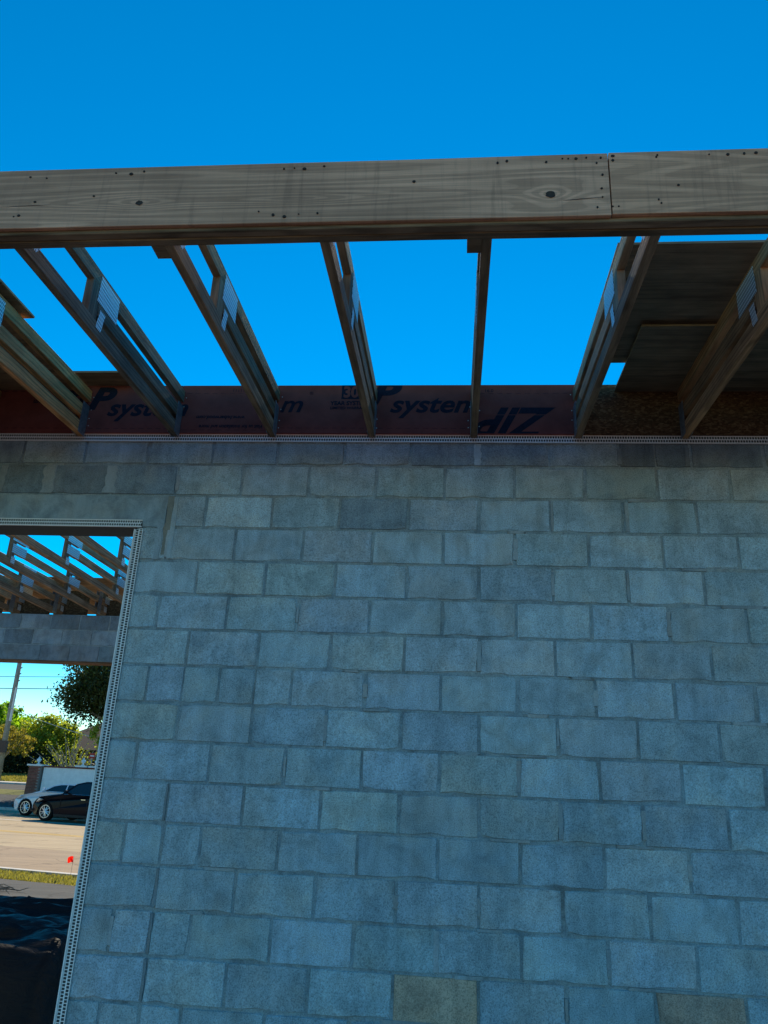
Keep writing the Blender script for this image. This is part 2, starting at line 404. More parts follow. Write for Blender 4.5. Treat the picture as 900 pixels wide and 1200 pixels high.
wall = empty('block_wall', (0, 0, 0), label='grey concrete block wall with a tall doorway at the left under bare roof trusses', cat='wall')
DX0, DX1, DZ = -BW*4.5, -BW*.5, TOP - 3*BH
mb = MB(); d0 = .0068
mb.box((-6.5, d0, -.1), (DX0, .19, TOP)); mb.box((DX0, d0+.0003, DZ), (DX1, .1897, TOP-.0004)); mb.box((DX1, d0, -.1), (7.3, .19, TOP))
mb.build('mortar', M['mortar'], wall, color=(1, 1, 1))
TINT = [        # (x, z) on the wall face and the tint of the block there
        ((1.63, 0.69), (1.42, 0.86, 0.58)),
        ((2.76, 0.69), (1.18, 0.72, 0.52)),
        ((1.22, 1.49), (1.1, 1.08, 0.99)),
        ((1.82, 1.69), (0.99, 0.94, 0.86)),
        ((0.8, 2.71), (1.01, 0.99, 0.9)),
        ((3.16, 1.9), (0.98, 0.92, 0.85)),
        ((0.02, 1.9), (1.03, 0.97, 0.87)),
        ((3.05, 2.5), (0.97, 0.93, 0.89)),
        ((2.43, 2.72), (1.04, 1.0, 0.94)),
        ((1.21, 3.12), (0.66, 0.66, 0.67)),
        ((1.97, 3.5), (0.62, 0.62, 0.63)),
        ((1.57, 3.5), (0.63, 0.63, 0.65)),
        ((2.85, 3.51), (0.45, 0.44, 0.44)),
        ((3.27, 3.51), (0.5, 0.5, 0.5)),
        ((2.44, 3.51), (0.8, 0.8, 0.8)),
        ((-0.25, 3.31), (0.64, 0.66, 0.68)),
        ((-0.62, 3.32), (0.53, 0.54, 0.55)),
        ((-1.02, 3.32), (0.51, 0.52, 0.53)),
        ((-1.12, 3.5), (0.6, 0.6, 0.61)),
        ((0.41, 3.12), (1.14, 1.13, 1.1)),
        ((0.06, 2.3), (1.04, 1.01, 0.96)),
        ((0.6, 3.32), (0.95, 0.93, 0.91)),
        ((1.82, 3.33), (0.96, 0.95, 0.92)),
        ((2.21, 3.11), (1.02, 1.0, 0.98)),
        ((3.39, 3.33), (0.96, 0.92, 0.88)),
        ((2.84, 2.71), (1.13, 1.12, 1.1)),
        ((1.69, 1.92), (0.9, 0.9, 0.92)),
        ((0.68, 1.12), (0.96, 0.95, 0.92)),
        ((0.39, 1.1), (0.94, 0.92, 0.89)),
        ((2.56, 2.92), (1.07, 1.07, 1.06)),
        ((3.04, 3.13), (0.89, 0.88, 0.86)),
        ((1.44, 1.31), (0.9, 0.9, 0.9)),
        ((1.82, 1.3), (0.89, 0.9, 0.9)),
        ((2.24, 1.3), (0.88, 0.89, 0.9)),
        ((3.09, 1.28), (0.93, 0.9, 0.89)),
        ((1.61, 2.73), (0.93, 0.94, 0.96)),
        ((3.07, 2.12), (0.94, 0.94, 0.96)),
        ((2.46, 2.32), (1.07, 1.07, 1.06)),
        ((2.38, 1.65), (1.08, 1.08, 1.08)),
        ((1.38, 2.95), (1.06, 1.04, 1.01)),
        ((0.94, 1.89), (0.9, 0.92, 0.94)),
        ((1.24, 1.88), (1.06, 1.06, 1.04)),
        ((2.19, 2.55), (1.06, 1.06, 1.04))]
SPLIT = {(8, 0), (8, 1), (1, 6.5)}
TIGHT = []
for s_ in range(4):
    V_, F_ = block_mesh(BW/2, 500+s_, BH, .0045); V_ = [(x, y, z*(.1932/.1987)) for x, y, z in V_]
    me_ = bpy.data.meshes.new('block'); me_.from_pydata(V_, [], F_); me_.update(); me_.materials.append(M['block']); TIGHT.append(me_)
blocks_near = []; stuffV = []; stuffF = []
def place_block(i0, i1, k, parent=wall, lib=None):
    if (k, i0) in SPLIT and i1-i0 > .9:
        place_block(i0+.006, i0+.5, k, parent, TIGHT); place_block(i0+.5, i1-.006, k, parent, TIGHT); return
    xc = (i0+i1)/2*BW; zc = TOP-(k-.5)*BH
    wd = (i1-i0)*BW
    lib = lib or (FULL if wd > .3 else HALF)
    me = rnd.choice(lib)
    j = (rnd.uniform(-.0012, .0012), rnd.uniform(-.0016, .0016), rnd.uniform(-.0012, .0012))
    if -1.75 < xc < 4.0 and zc > .2:
        o = bpy.data.objects.new('block', me); link(o, parent)
        o.location = (xc+j[0], j[1], zc+j[2]); o.rotation_euler = (rnd.uniform(-.006, .006), rnd.uniform(-.003, .003), rnd.uniform(-.004, .004))
        v = rnd.uniform(.87, 1.08); t = [v*rnd.uniform(.96, 1.03), v, v*rnd.uniform(.97, 1.03)]
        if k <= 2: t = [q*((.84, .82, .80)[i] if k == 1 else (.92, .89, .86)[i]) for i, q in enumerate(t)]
        if rnd.random() < .16: t = [t[0]*1.02, t[1]*.98, t[2]*.94]
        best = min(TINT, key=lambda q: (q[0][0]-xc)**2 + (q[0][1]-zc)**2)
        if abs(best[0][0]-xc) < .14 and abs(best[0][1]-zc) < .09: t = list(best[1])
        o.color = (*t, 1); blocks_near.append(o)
    else:
        b_ = len(stuffV); stuffV.extend([(v.co.x+xc, v.co.y+j[1], v.co.z+zc) for v in me.vertices]); stuffF.extend([tuple(b_+q for q in p.vertices) for p in me.polygons])
for k in range(1, 19):
    if k == 3:
        place_block(0, .5, k); s = .5
        place_block(-16, -15, k) if False else None
    elif k <= 2:
        s = .5 if k == 1 else 0
        i = s-1
        while i > -15.5: place_block(i, i+1, k); i -= 1
    else:
        s = None
    if k > 3:
        if k % 2 == 1: place_block(-.5, .5, k); s = .5
        elif k >= 12: place_block(-.5, 0, k); place_block(0, .5, k); place_block(.5, 1, k); s = 1
        else: place_block(-.5, 0, k); s = 0
    i = s
    while i < 17.5: place_block(i, i+1, k); i += 1
    if k >= 3:                       # beyond the left jamb
        if k == 3: i = -6
        elif k % 2 == 1: i = -5.5
        else: place_block(-5, -4.5, k); i = -6
        while i > -15.5: place_block(i, i+1, k); i -= 1
ob = mesh('block_stuff', stuffV, stuffF, M['block'], wall, color=(.97, .97, .97)); ob.name = 'block_coursework'; ob['kind'] = 'stuff'
def slab_part(name, x0, x1, z0, z1, m, y0=-.001, y1=.18, parent=wall, color=(1, 1, 1), seed=0):
    # thin irregular slab of concrete or mortar lying on the wall face
    r = random.Random(seed); n_ = 7; V = []; F = []
    L = []; Rr = []
    for i in range(n_+1):
        z = z0+(z1-z0)*i/n_; jj = (x1-x0)*.14 if (x1-x0) < .12 else .003
        L.append((x0+r.uniform(-jj, jj), z)); Rr.append((x1+r.uniform(-jj, jj), z))
    ring = L + Rr[::-1]; n2 = len(ring); cx = (x0+x1)/2; cz = (z0+z1)/2
    V = [(cx+(x-cx)*.93, y0, cz+(z-cz)*.985) for x, z in ring] + [(x, y0+.003, z) for x, z in ring] + [(x, y1, z) for x, z in ring]
    F = []
    for i in range(n_): F.append((i, n2-1-i, n2-2-i, i+1))
    for i in range(n2):
        q = (i+1) % n2; F += [(i, n2+i, n2+q, q), (n2+i, 2*n2+i, 2*n2+q, n2+q)]
    F = [f[::-1] for f in F]
    return mesh(name, V, F, m, parent, color=color)
MB().box((-5*BW, -.0015, DZ+.001), (-.035, .1885, TOP-2*BH-.006)).build('lintel', M['lintel'], wall, color=(.82, .9, .93))
# gritty unfilled joint at the lintel bearing, mortar patches in the course above
slab_part('mortar_patch', -.036, .006, TOP-4*BH+.03, TOP-2*BH-.004, M['smear'], -.0012, color=(.74, .64, .52), seed=5)
slab_part('mortar_patch', .004, .030, TOP-4*BH+.01, TOP-2*BH-.01, M['smear'], -.004, color=(.95, 1, 1.02), seed=6)
slab_part('mortar_patch', -.075, -.038, TOP-4*BH+.0, TOP-3*BH+.05, M['smear'], -.0035, color=(.9, .95, .98), seed=7)
for x, z, a, b, cc in [(-1.03*BW, 1.5, .035, .09, .85), (-2.0*BW, 1.5, .04, .095, .8), (4.5*BW-.01, .62, .02, .070, 1.25), (2.47*BW, .62, .008, .06, .8), (-2.75*BW, 1.5, .02, .09, .7),
                       (.04*BW, 3.55, .018, .06, .9), (-.0*BW+.01, 1.6, .012, .05, .9), (6.5*BW, .66, .012, .05, .6), (7.45*BW, .66, .014, .06, .5),
                       (5.52*BW, 2.5, .008, .09, .8), (6.55*BW, 2.5, .010, .09, .8), (5.5*BW, 10.5, .012, .085, .8), (6.5*BW, 4.5, .008, .08, .8),
                       (.48*BW, 10.5, .006, .09, .62), (.49*BW, 14.5, .008, .09, .6), (.5*BW, 13.5, .007, .09, .6), (.5*BW, 12.5, .005, .09, .6)]:
    slab_part('mortar_patch', x-a, x+a, TOP-z*BH-b, TOP-z*BH+b, M['smear'], -.0028-rnd.random()*.001, color=(cc*.97, cc, cc*1.02), seed=int(1000*x+z*77))
r9 = random.Random(12)
for i in range(46):                      # squeezed-out mortar left on the joints
    k = r9.randint(2, 16); ix = r9.randint(0, 7) + (.5 if k % 2 else 0)
    if i % 2: x = ix*BW; z = k-.5; a, b = r9.uniform(.006, .014), r9.uniform(.03, .09)
    else: x = (ix+r9.uniform(.1, .9))*BW; z = k; a, b = r9.uniform(.04, .12), r9.uniform(.005, .010)
    cc = r9.uniform(.72, 1.02)
    slab_part('mortar_patch', x-a, x+a, TOP-z*BH-b, TOP-z*BH+b, M['smear'], -.0022-r9.random()*.0014, color=(cc, cc, cc), seed=500+i)
MB().box((-6.5, .012, TOP+.001), (7.3, .16, TOP+.038)).build('top_plate', M['wood'], wall, color=(.9, .85, .8))
for o in wall.children:
    pass

# ------------------------------------------------------------------ perforated beads (real holes)
def perforated(name, L, W, parent, nose_side=-1, cell=.0150, rows=2):
    # flange in local x (length) and z (width 0..W), facing -y, with real holes, plus a nose along z=0
    bar = empty_child(name, parent)
    V = []; F = []; n_ = int(L/cell); h = (W-.008)/rows
    for r_ in range(rows):
        off = 0 if r_ % 2 == 0 else .5
        z0 = .006 + r_*h; z1 = z0+h
        for i in range(n_):
            x0 = (i+off)*cell; x1 = x0+cell; cx, cz = (x0+x1)/2, (z0+z1)/2; rx, rz = cell*.36, h*.33
            b_ = len(V)
            V += [(x0, 0, z0), (x1, 0, z0), (x1, 0, z1), (x0, 0, z1), (cx-rx, 0, cz-rz), (cx+rx, 0, cz-rz), (cx+rx, 0, cz+rz), (cx-rx, 0, cz+rz)]
            F += [(b_, b_+1, b_+5, b_+4), (b_+1, b_+2, b_+6, b_+5), (b_+2, b_+3, b_+7, b_+6), (b_+3, b_, b_+4, b_+7)]
    fl = mesh('perforated_flange', V, F, M['galv'], bar); fl['kind'] = 'stuff' if False else ''
    del fl['kind']
    MB().box((0, .004, .004), (L, .0045, W-.003)).build('hole_shade_strip', M['hole_shade'], bar)  # added dark strip, stands for the shaded gap behind the holes
    MB().box((0, -.009, -.001), (L, .001, .0055)).build('bead_nose', M['galv'], bar)
    MB().box((0, -.003, W-.0025), (L, .0005, W)).build('bead_lip', M['galv'], bar)
    return bar
def empty_child(name, parent):
    o = bpy.data.objects.new(name, None); link(o, parent); o.empty_display_size = .1; return o
b1 = perforated('casing_bead', 8.0, .05, wall); b1.location = (-3.6, -.009, TOP-.052)
b2 = perforated('door_head_bead', 1.66, .046, wall); b2.location = (DX0, -.009, DZ-.006)
b3 = perforated('door_corner_bead', 3.0, .052, wall); b3.location = (DX1-.006, -.0085, 0); b3.rotation_euler = (0, -math.pi/2, 0)
b3.scale = (1, 1, -1)
MB().box((DX0, .0, DZ-.0035), (DX1, .19, DZ-.0008)).build('door_head_plate', M['dark_steel'], wall)

# ------------------------------------------------------------------ lumber helpers
def board(name, L, W, T, m, parent=None, color=(1, 1, 1), seed=None, bev=.0025):
    """board mesh, long axis local x centred at 0, width z, thickness y"""
    hx, hz, hy = L/2, W/2, T/2; V = []; F = []
    sec = [(-hy+bev, -hz), (hy-bev, -hz), (hy, -hz+bev), (hy, hz-bev), (hy-bev, hz), (-hy+bev, hz), (-hy, hz-bev), (-hy, -hz+bev)]
    n_ = max(1, int(L/.7)); r = random.Random(seed if seed is not None else int(L*1000))
    for i in range(n_+1):
        x = -hx + L*i/n_; dy = r.uniform(-1, 1)*.0015 if 0 < i < n_ else 0; dz = r.uniform(-1, 1)*.0015 if 0 < i < n_ else 0
        V += [(x, y+dy, z+dz) for y, z in sec]
    for i in range(n_):
        for k in range(8): F.append((i*8+k, i*8+(k+1) % 8, (i+1)*8+(k+1) % 8, (i+1)*8+k))
    F.append(tuple(range(8))[::-1]); F.append(tuple(n_*8+k for k in range(8)))
    return mesh(name, V, [f[::-1] for f in F], m, parent, color=color)
def chord(name, ya, za, yb, zb, parent, W=.0889, T=.038, x=0, m=None, color=(1, 1, 1), seed=1):
    """board in a vertical Y-Z plane; za, zb are heights of its centre line"""
    L = math.hypot(yb-ya, zb-za); o = board(name, L, W, T, m or M['wood'], parent, color, seed)
    o.rotation_euler = (0, -math.atan2(zb-za, yb-ya), 0)
    e = Matrix.Rotation(math.pi/2, 4, 'Z') @ Matrix.Rotation(-math.atan2(zb-za, yb-ya), 4, 'Y')
    o.rotation_euler = e.to_euler(); o.location = (x, (ya+yb)/2, (za+zb)/2)
    return o
def nail_plate(pts, parent, xo, side):
    """thin steel plate, outline pts (y,z), on face x = xo, facing side"""
    cy = sum(p[0] for p in pts)/len(pts); cz = sum(p[1] for p in pts)/len(pts); n_ = len(pts)
    V = [(0, y-cy, z-cz) for y, z in pts] + [(side*.0014, y-cy, z-cz) for y, z in pts]
    F = [tuple(range(n_)), tuple(range(n_, 2*n_))[::-1]] + [(i, (i+1) % n_, n_+(i+1) % n_, n_+i) for i in range(n_)]
    o = mesh('nail_plate', V, F, M['plate'], parent); o.location = (xo, cy, cz); return o

def outrigger(x, tint, label, seed):
    t = empty('roof_truss', (x, 0, 0), label=label, cat='roof truss', group='trusses over the wall')
    h = .038; W_ = .076; r = random.Random(seed)
    def c(): f = r.uniform(.74, 1.18); return tuple(q*f for q in tint)
    chord('bottom_chord', -1.858, 3.540+h, -.034, 3.600+h, t, W=W_, color=c(), seed=seed)
    chord('top_chord', -1.858, 3.868-h, -.034, 3.916-h, t, W=W_, color=c(), seed=seed+1)
    chord('middle_chord', -1.222, 3.668+h, -.036, 3.712+h, t, W=W_, color=c(), seed=seed+2)
    w_ = chord('web', -1.268, 3.633, -1.268, 3.808, t, W=.088, T=.0375, color=c(), seed=seed+3)
    for s in (1, -1):
        nail_plate([(-1.25, 3.728), (-1.035, 3.733), (-1.04, 3.872), (-1.245, 3.868)], t, s*.0192, s)
        nail_plate([(-1.222, 3.600), (-1.168, 3.602), (-1.150, 3.706), (-1.205, 3.704)], t, s*.0192, s)
        nail_plate([(-1.856, 3.585), (-1.77, 3.587), (-1.73, 3.645), (-1.80, 3.648), (-1.856, 3.64)], t, s*.0192, s)
        o = MB().box((-.0008, -.042, -.105), (.0008, .042, .105)).build('hanger_strap', M['strap'], t)
        o.location = (s*.0205, -.077, 3.70)
    return t
SP = .6096; X0 = 1.185
cold = (.58, .66, .74); mid = (1.0, .93, .84); warm = (1.95, 1.38, .86)
outrigger(X0-5*SP, (1.3, 1.1, .85), 'dim truss furthest left, mostly cut off by the left edge under the boards', 70)
outrigger(X0-4*SP, (1.4, 1.15, .9), 'tan truss half hidden behind the first tan truss at the left edge', 80)
outrigger(X0-3*SP, warm, 'tan unweathered truss with plywood end lying on it at the left', 10)
outrigger(X0-2*SP, cold, 'dark grey truss with large steel plate, just right of the tan truss', 20)
outrigger(X0-SP, mid, 'grey brown truss with small wood block at the beam, left of the middle', 30)
outrigger(X0, (.85, .80, .74), 'truss running down to the printed number thirty on the red sheathing', 40)
outrigger(X0+SP, (.72, .68, .62), 'truss seen edge on from below, left of the upside down letters', 50)
outrigger(X0+2*SP, (1.0, .97, .92), 'truss along the left edge of the plywood roof sheet', 60)
outrigger(X0+3*SP, (1.25, 1.0, .75), 'truss with split lower end under the plywood at the right edge', 75)
outrigger(X0+4*SP, (1.0, .9, .8), 'truss beyond the right edge, covered by the plywood deck', 85)

# outer beam
beam = empty('outer_beam', (1.2, -1.9, 3.7), label='long weathered timber beam crossing the sky at the outer truss ends', cat='beam')
def bpart(o, x, y, z): o.location = (x-1.2, y+1.9, z-3.7); return o
bpart(board('face_board', 6.226, .281, .019, M['beam'], beam, (1.0, 1.0, 1.0), 1, .0015), -.885, -1.9455, 3.6905)
bpart(board('face_board', 4.4, .279, .0195, M['beam2'], beam, (1.05, 1.03, 1.0), 2, .0015), 4.433, -1.946, 3.6925)
bpart(board('inner_board', 10.8, .286, .0375, M['wood'], beam, (.75, .74, .72), 3), 1.2, -1.9172, 3.678)
bpart(board('inner_board', 10.8, .286, .0375, M['wood'], beam, (.55, .54, .52), 4), 1.2, -1.8788, 3.674)
nailsrc = None
nails = [(0.019,3.794),(0.087,3.787),(0.365,3.803),(0.427,3.796),(0.477,3.807),(0.295,3.693),(0.063,3.672),(-0.009,3.604),(0.011,3.608),(1.027,3.8),(1.067,3.802),(1.106,3.797),(1.181,3.807),(0.949,3.601),(1.005,3.584),(1.048,3.575),(1.101,3.585),(1.171,3.587),(1.83,3.799),(1.864,3.806),(2.066,3.81),(2.087,3.809),(2.115,3.808),(2.152,3.811),(2.188,3.785),(2.204,3.809),(2.206,3.73),(2.2,3.668),(2.201,3.629),(2.246,3.795),(2.247,3.815),(2.181,3.584),(2.234,3.586),(2.255,3.586),(2.401,3.805),(2.405,3.813),(2.468,3.674),(2.395,3.612),(2.403,3.596),(2.587,3.81),(2.652,3.807),(2.709,3.809),(2.75,3.811),(1.523,3.722),(2.007,3.796)]
for i, (a, b) in enumerate(nails):
    r_ = rnd.uniform(.0028, .0062)
    if nailsrc is None:
        nailsrc = MB().tube([(0, -.0013, 0), (0, .002, 0)], .005, 8).build('nail', M['nail'], beam); o = nailsrc
    else: o = inst(nailsrc)
    o.location = (a-1.2, -1.9565+1.9, b-3.7); o.scale = (r_/.005*rnd.uniform(.7, 1.4), 1, r_/.005)
for a, b, s in [(0.481, 3.655, 0.011), (2.018, 3.646, 0.014)]:
    r = random.Random(int(a*1000)); ring = [(s*(1+.18*r.uniform(-1, 1))*math.cos(t*.4488)*1.3, s*(1+.18*r.uniform(-1, 1))*math.sin(t*.4488)) for t in range(14)]
    V = [(0, .0012, 0)] + [(x*.6, .0004, z*.6) for x, z in ring] + [(x, -.0004, z) for x, z in ring]
    F = [(0, 1+(t+1) % 14, 1+t) for t in range(14)] + [(1+t, 1+(t+1) % 14, 15+(t+1) % 14, 15+t) for t in range(14)]
    kk = mesh('knot', V, F, M['knot'], beam); kk.location = (a-1.2, -1.9565+1.9, b-3.7)
for a, b, c, d in [(2.062, 3.618, 2.207, 3.629), (-0.075, 3.651, 0.131, 3.657)]:
    r = random.Random(int(a*1000)); n_ = 12; V = []; F = []
    for i in range(n_+1):
        t_ = i/n_; x = a+(c-a)*t_; z = b+(d-b)*t_+r.uniform(-.0012, .0012); h_ = .0009*math.sin(math.pi*min(1, t_+.05))+.0003
        V += [(x-1.2, -1.9566+1.9, z-3.7-h_), (x-1.2, -1.9566+1.9, z-3.7+h_)]
    for i in range(n_): F.append((2*i, 2*i+2, 2*i+3, 2*i+1))
    mesh('split', V, F, M['nail'], beam)
for x, dz in [(X0-SP-.045, 0), (X0+SP-.045, 0), (X0+3*SP-.05, 0)]:
    o = board('blocking', .055, .11, .09, M['wood'], beam, (.8, .76, .7), int(x*99)); bpart(o, x, -1.812, 3.600)

# ------------------------------------------------------------------ sheathing with its print
def text_mesh(s, size, name, m, parent, shear=0, bold=0, rot=0, loc=(0, 0, 0), sx=1.0, align='LEFT', clip=None):
    cu = bpy.data.curves.new(name, 'FONT'); cu.body = s; cu.size = size; cu.shear = shear; cu.offset = bold; cu.align_x = align; cu.extrude = .0004
    cu.resolution_u = 4
    to = bpy.data.objects.new(name, cu); col.objects.link(to)
    bpy.context.view_layer.update()
    me = bpy.data.meshes.new_from_object(to.evaluated_get(bpy.context.evaluated_depsgraph_get()))
    bpy.data.objects.remove(to); me.materials.clear(); me.materials.append(m)
    o = bpy.data.objects.new(name, me); link(o, parent)
    o.matrix_basis = Matrix.Translation(loc) @ Matrix.Rotation(R(90), 4, 'X') @ Matrix.Rotation(rot, 4, 'Z') @ Matrix.Diagonal((sx, 1, 1, 1))
    if clip:
        me.transform(o.matrix_basis); o.matrix_basis = Matrix.Identity(4); bm = bmesh.new(); bm.from_mesh(me)
        for ax, val, sg in clip:
            no = Vector((0, 0, 0)); no[ax] = sg; co = Vector((0, 0, 0)); co[ax] = val
            bmesh.ops.bisect_plane(bm, geom=bm.verts[:]+bm.edges[:]+bm.faces[:], plane_co=co, plane_no=no, clear_outer=True)
        bm.to_mesh(me); bm.free()
    return o
ZB, ZT, YF = 3.626, 3.957, -.031
def panel(i0, i1, m, label, group='red sheathing panels'):
    xa, xb = X0+i0*SP+.0015, X0+i1*SP-.0015
    p = empty('sheathing_panel', (xa, YF, ZB), label=label, cat='sheathing panel', group=group)
    MB().box((0, 0, 0), (xb-xa, .011, ZT-ZB)).build('panel_face', m, p)
    r = random.Random(i0*7+3)
    return p, xb-xa
def dashes(p, wd, z, gap=.055):
    mb_ = MB(); x = .03
    while x < wd-.05:
        mb_.box((x, -.0006, z), (x+.032, .0002, z+.0018)); x += gap
    mb_.build('printed_line', M['print'], p)['kind'] = 'stuff'
def heads(p, wd, sd):
    r = random.Random(sd)
    src = None
    for x in (.028, wd-.028):
        for z in (.04, .10, .17, .25):
            if r.random() < .8:
                if src is None: src = MB().tube([(0, -.002, 0), (0, .001, 0)], .0032, 6).build('nail_head', M['nailhead'], p); o = src
                else: o = inst(src)
                o.location = (x+r.uniform(-.006, .006), 0, z+r.uniform(-.015, .015))
def zipmark(p, x, z, size, rot=0, sx=1.0):
    # slanted heavy letters with a ruled stripe through them
    return text_mesh('ZIP', size, 'printed_letters', M['print'], p, .32, size*.03, rot, (x, -.0006, z), sx)
# left of the tan truss and beyond
for i in (-6, -5, -4):
    p, wd = panel(i, i+1, M['red'], {-6: 'red sheathing panel furthest left, out past the left edge', -5: 'dark red sheathing panel at the left edge of the picture', -4: 'dark red sheathing panel left of the tan truss'}[i])
    dashes(p, wd, .03); dashes(p, wd, .29)
    if i == -4: text_mesh('huberwood.com', .045, 'printed_letters', M['print'], p, .15, .0012, math.pi, (wd-.06, -.0006, .23)); text_mesh('ZI', .17, 'printed_letters', M['print'], p, .3, .006, 0, (wd-.19, -.0006, .175))
p, wd = panel(-3, -2, M['red'], 'red sheathing panel with the word part syst between tan and dark trusses')
text_mesh('P', .21, 'printed_letters', M['print'], p, .3, .009, 0, (.0, -.0006, .168), 1.25)
text_mesh('system', .165, 'printed_letters', M['print'], p, .3, .0038, 0, (.135, -.0006, .120), 1.12)
dashes(p, wd, .028); heads(p, wd, 1)
p, wd = panel(-2, -1, M['red'], 'red sheathing panel with small upside down lettering')
text_mesh('www.huberwood.com', .034, 'printed_letters', M['print'], p, .15, .0011, math.pi, (.42, -.0006, .118), 1.0)
text_mesh('Visit us for installation and more', .034, 'printed_letters', M['print'], p, .15, .0009, math.pi, (.54, -.0006, .055), .9)
dashes(p, wd, .275); dashes(p, wd, .02); heads(p, wd, 2)
text_mesh('11111', .03, 'printed_letters', M['print'], p, 0, 0, 0, (.32, -.0006, .285), 1.1)
p, wd = panel(-1, 0, M['red'], 'red sheathing panel with the 30 year warranty print')
text_mesh('m', .165, 'printed_letters', M['print'], p, .3, .0025, 0, (.02, -.0006, .145), 1.1)
text_mesh('®', .03, 'printed_letters', M['print'], p, 0, .0003, 0, (.205, -.0006, .265))
bg_ = MB().box((.405, -.0006, .235), (.53, .0002, .331)); bg_.build('printed_box', M['print'], p)
text_mesh('30', .105, 'printed_number', M['red'], p, 0, .004, 0, (.415, -.0012, .248), .92)
text_mesh('YEAR SYSTEM', .038, 'printed_letters', M['print'], p, 0, .0014, 0, (.34, -.0006, .193), .98)
text_mesh('LIMITED WARRANTY', .025, 'printed_letters', M['print'], p, 0, .0009, 0, (.34, -.0006, .165), 1.05)
dashes(p, wd, .035); heads(p, wd, 3)
p, wd = panel(0, 1, M['red'], 'red sheathing panel with the clearest word part syste left of the edge on truss')
text_mesh('P', .21, 'printed_letters', M['print'], p, .3, .009, 0, (-.035, -.0006, .205), 1.4, clip=[(2, .329, 1), (0, .004, -1)])
text_mesh('system', .165, 'printed_letters', M['print'], p, .3, .0038, 0, (.095, -.0006, .145), 1.16)
dashes(p, wd, .035); heads(p, wd, 4)
p, wd = panel(1, 2, M['red'], 'red sheathing panel with large upside down letters cut off at its base')
zz = text_mesh('ZIP', .27, 'printed_letters', M['print'], p, .5, .0085, math.pi, (.465, -.0006, .168), 1.04, clip=[(2, .004, -1), (0, .006, -1)])
MB().box((.02, -.0013, .125), (.43, -.0007, .1285)).build('printed_stripe', M['red'], p)
dashes(p, wd, .272); heads(p, wd, 5)
text_mesh('16.0', .03, 'printed_letters', M['print'], p, 0, 0, 0, (.06, -.0006, .282), 1.1)
panel(2, 3, M['osb'], 'bare brown strand board panel right of the last red panel', 'strand board panels')
panel(3, 4, M['osb'], 'bare brown strand board panel at the right edge of the picture', 'strand board panels')
panel(4, 8, M['osb'], 'bare brown strand board panel beyond the right edge', 'strand board panels')

# plywood sheets of the roof deck
def sheet(label, x0, x1, y0, y1, z, tilt=0, rough_end=False, color=(1, 1, 1), m=None, sd=1, tx=0):
    r = random.Random(sd); th = .012; n_ = 14 if rough_end else 1
    top = []; cx, cy = (x0+x1)/2, (y0+y1)/2
    ring = [(x0-cx, y0-cy)] + [(x0+(x1-x0)*i/n_-cx, y0-cy) for i in range(1, n_)] + [(x1-cx, y0-cy), (x1-cx, y1-cy)] + \
           [(x1+(x0-x1)*i/n_-cx, y1-cy+(r.uniform(-.02, .02) if rough_end else 0)) for i in range(1, n_)] + [(x0-cx, y1-cy)]
    k = len(ring); V = [(a, b, 0) for a, b in ring] + [(a, b, th) for a, b in ring]
    F = [tuple(range(k))[::-1], tuple(range(k, 2*k))] + [(i, (i+1) % k, k+(i+1) % k, k+i) for i in range(k)]
    o = mesh('plywood_sheet', V, F, m or M['ply'], color=color, loc=(cx, cy, z), rot=(tilt, tx, 0))
    return tag(o, label=label, cat='plywood sheet', group='plywood on the trusses')
sheet('large plywood roof sheet at the right with sky showing before and behind it', 2.395, 4.82, -1.335, -.33, 3.925, .004, color=(.8, .78, .75), sd=2)
sheet('lower plywood sheet lapped under the large one at the right', 2.63, 5.07, -.74, .55, 3.908, .022, color=(.72, .7, .66), sd=3)
sheet('plywood sheet beyond the right edge of the deck', 4.86, 7.2, -1.9, -.75, 3.93, 0, color=(.75, .72, .7), sd=4)
sheet('plywood sheet with a splintered end on the tan truss at the left edge', -6.0, -.588, -1.95, -.835, 3.906, .02, True, (1.0, .9, .75), sd=5)
sheet('plywood sheet behind the splintered one at the left edge', -6.05, -.70, -.90, .40, 3.925, .01, False, (.8, .7, .6), sd=6)
sheet('small offcut of board resting on top of the red sheathing', -.70, -.355, -.20, .22, 3.962, .03, False, (1.0, .85, .7), M['ply'], sd=7)

# ------------------------------------------------------------------ inside: floor, far wall, inner trusses
tag(MB().box((-6.5, .2, -.05), (7.3, 5.7, .02)).build('floor', M['slab']), kind='structure')
FY = 5.5
fwall = empty('block_wall', (0, FY, 0), label='far grey block wall seen through the doorway, with an opening to the street', cat='wall')
FX0, FX1 = -6.5, -1.0
mb = MB(); mb.box((-8.5, d0, -.1), (FX0, .19, TOP)); mb.box((FX0, d0+.0003, DZ), (FX1, .1897, TOP-.0004)); mb.box((FX1, d0, -.1), (7.3, .19, TOP))
mb.build('mortar', M['mortar'], fwall)
sv = []; sf = []
for k in range(1, 19):
    off = .5 if k % 2 else 0; i = -20.5+off
    while i < 17:
        xc = (i+.5)*BW
        inop = FX0-.01 < xc < FX1+.01
        if k >= 3 and (FX0-.19 < xc < FX1+.19): i += 1; continue
        me = rnd.choice(FULL)
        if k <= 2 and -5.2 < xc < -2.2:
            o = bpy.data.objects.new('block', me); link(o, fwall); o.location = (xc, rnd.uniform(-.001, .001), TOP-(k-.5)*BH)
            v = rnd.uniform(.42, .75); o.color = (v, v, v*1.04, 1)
        else:
            b_ = len(sv); zc = TOP-(k-.5)*BH; sv.extend([(q.co.x+xc, q.co.y, q.co.z+zc) for q in me.vertices]); sf.extend([tuple(b_+q for q in p_.vertices) for p_ in me.polygons])
        i += 1
o = mesh('block_coursework', sv, sf, M['block'], fwall); o['kind'] = 'stuff'
x = FX0-.2
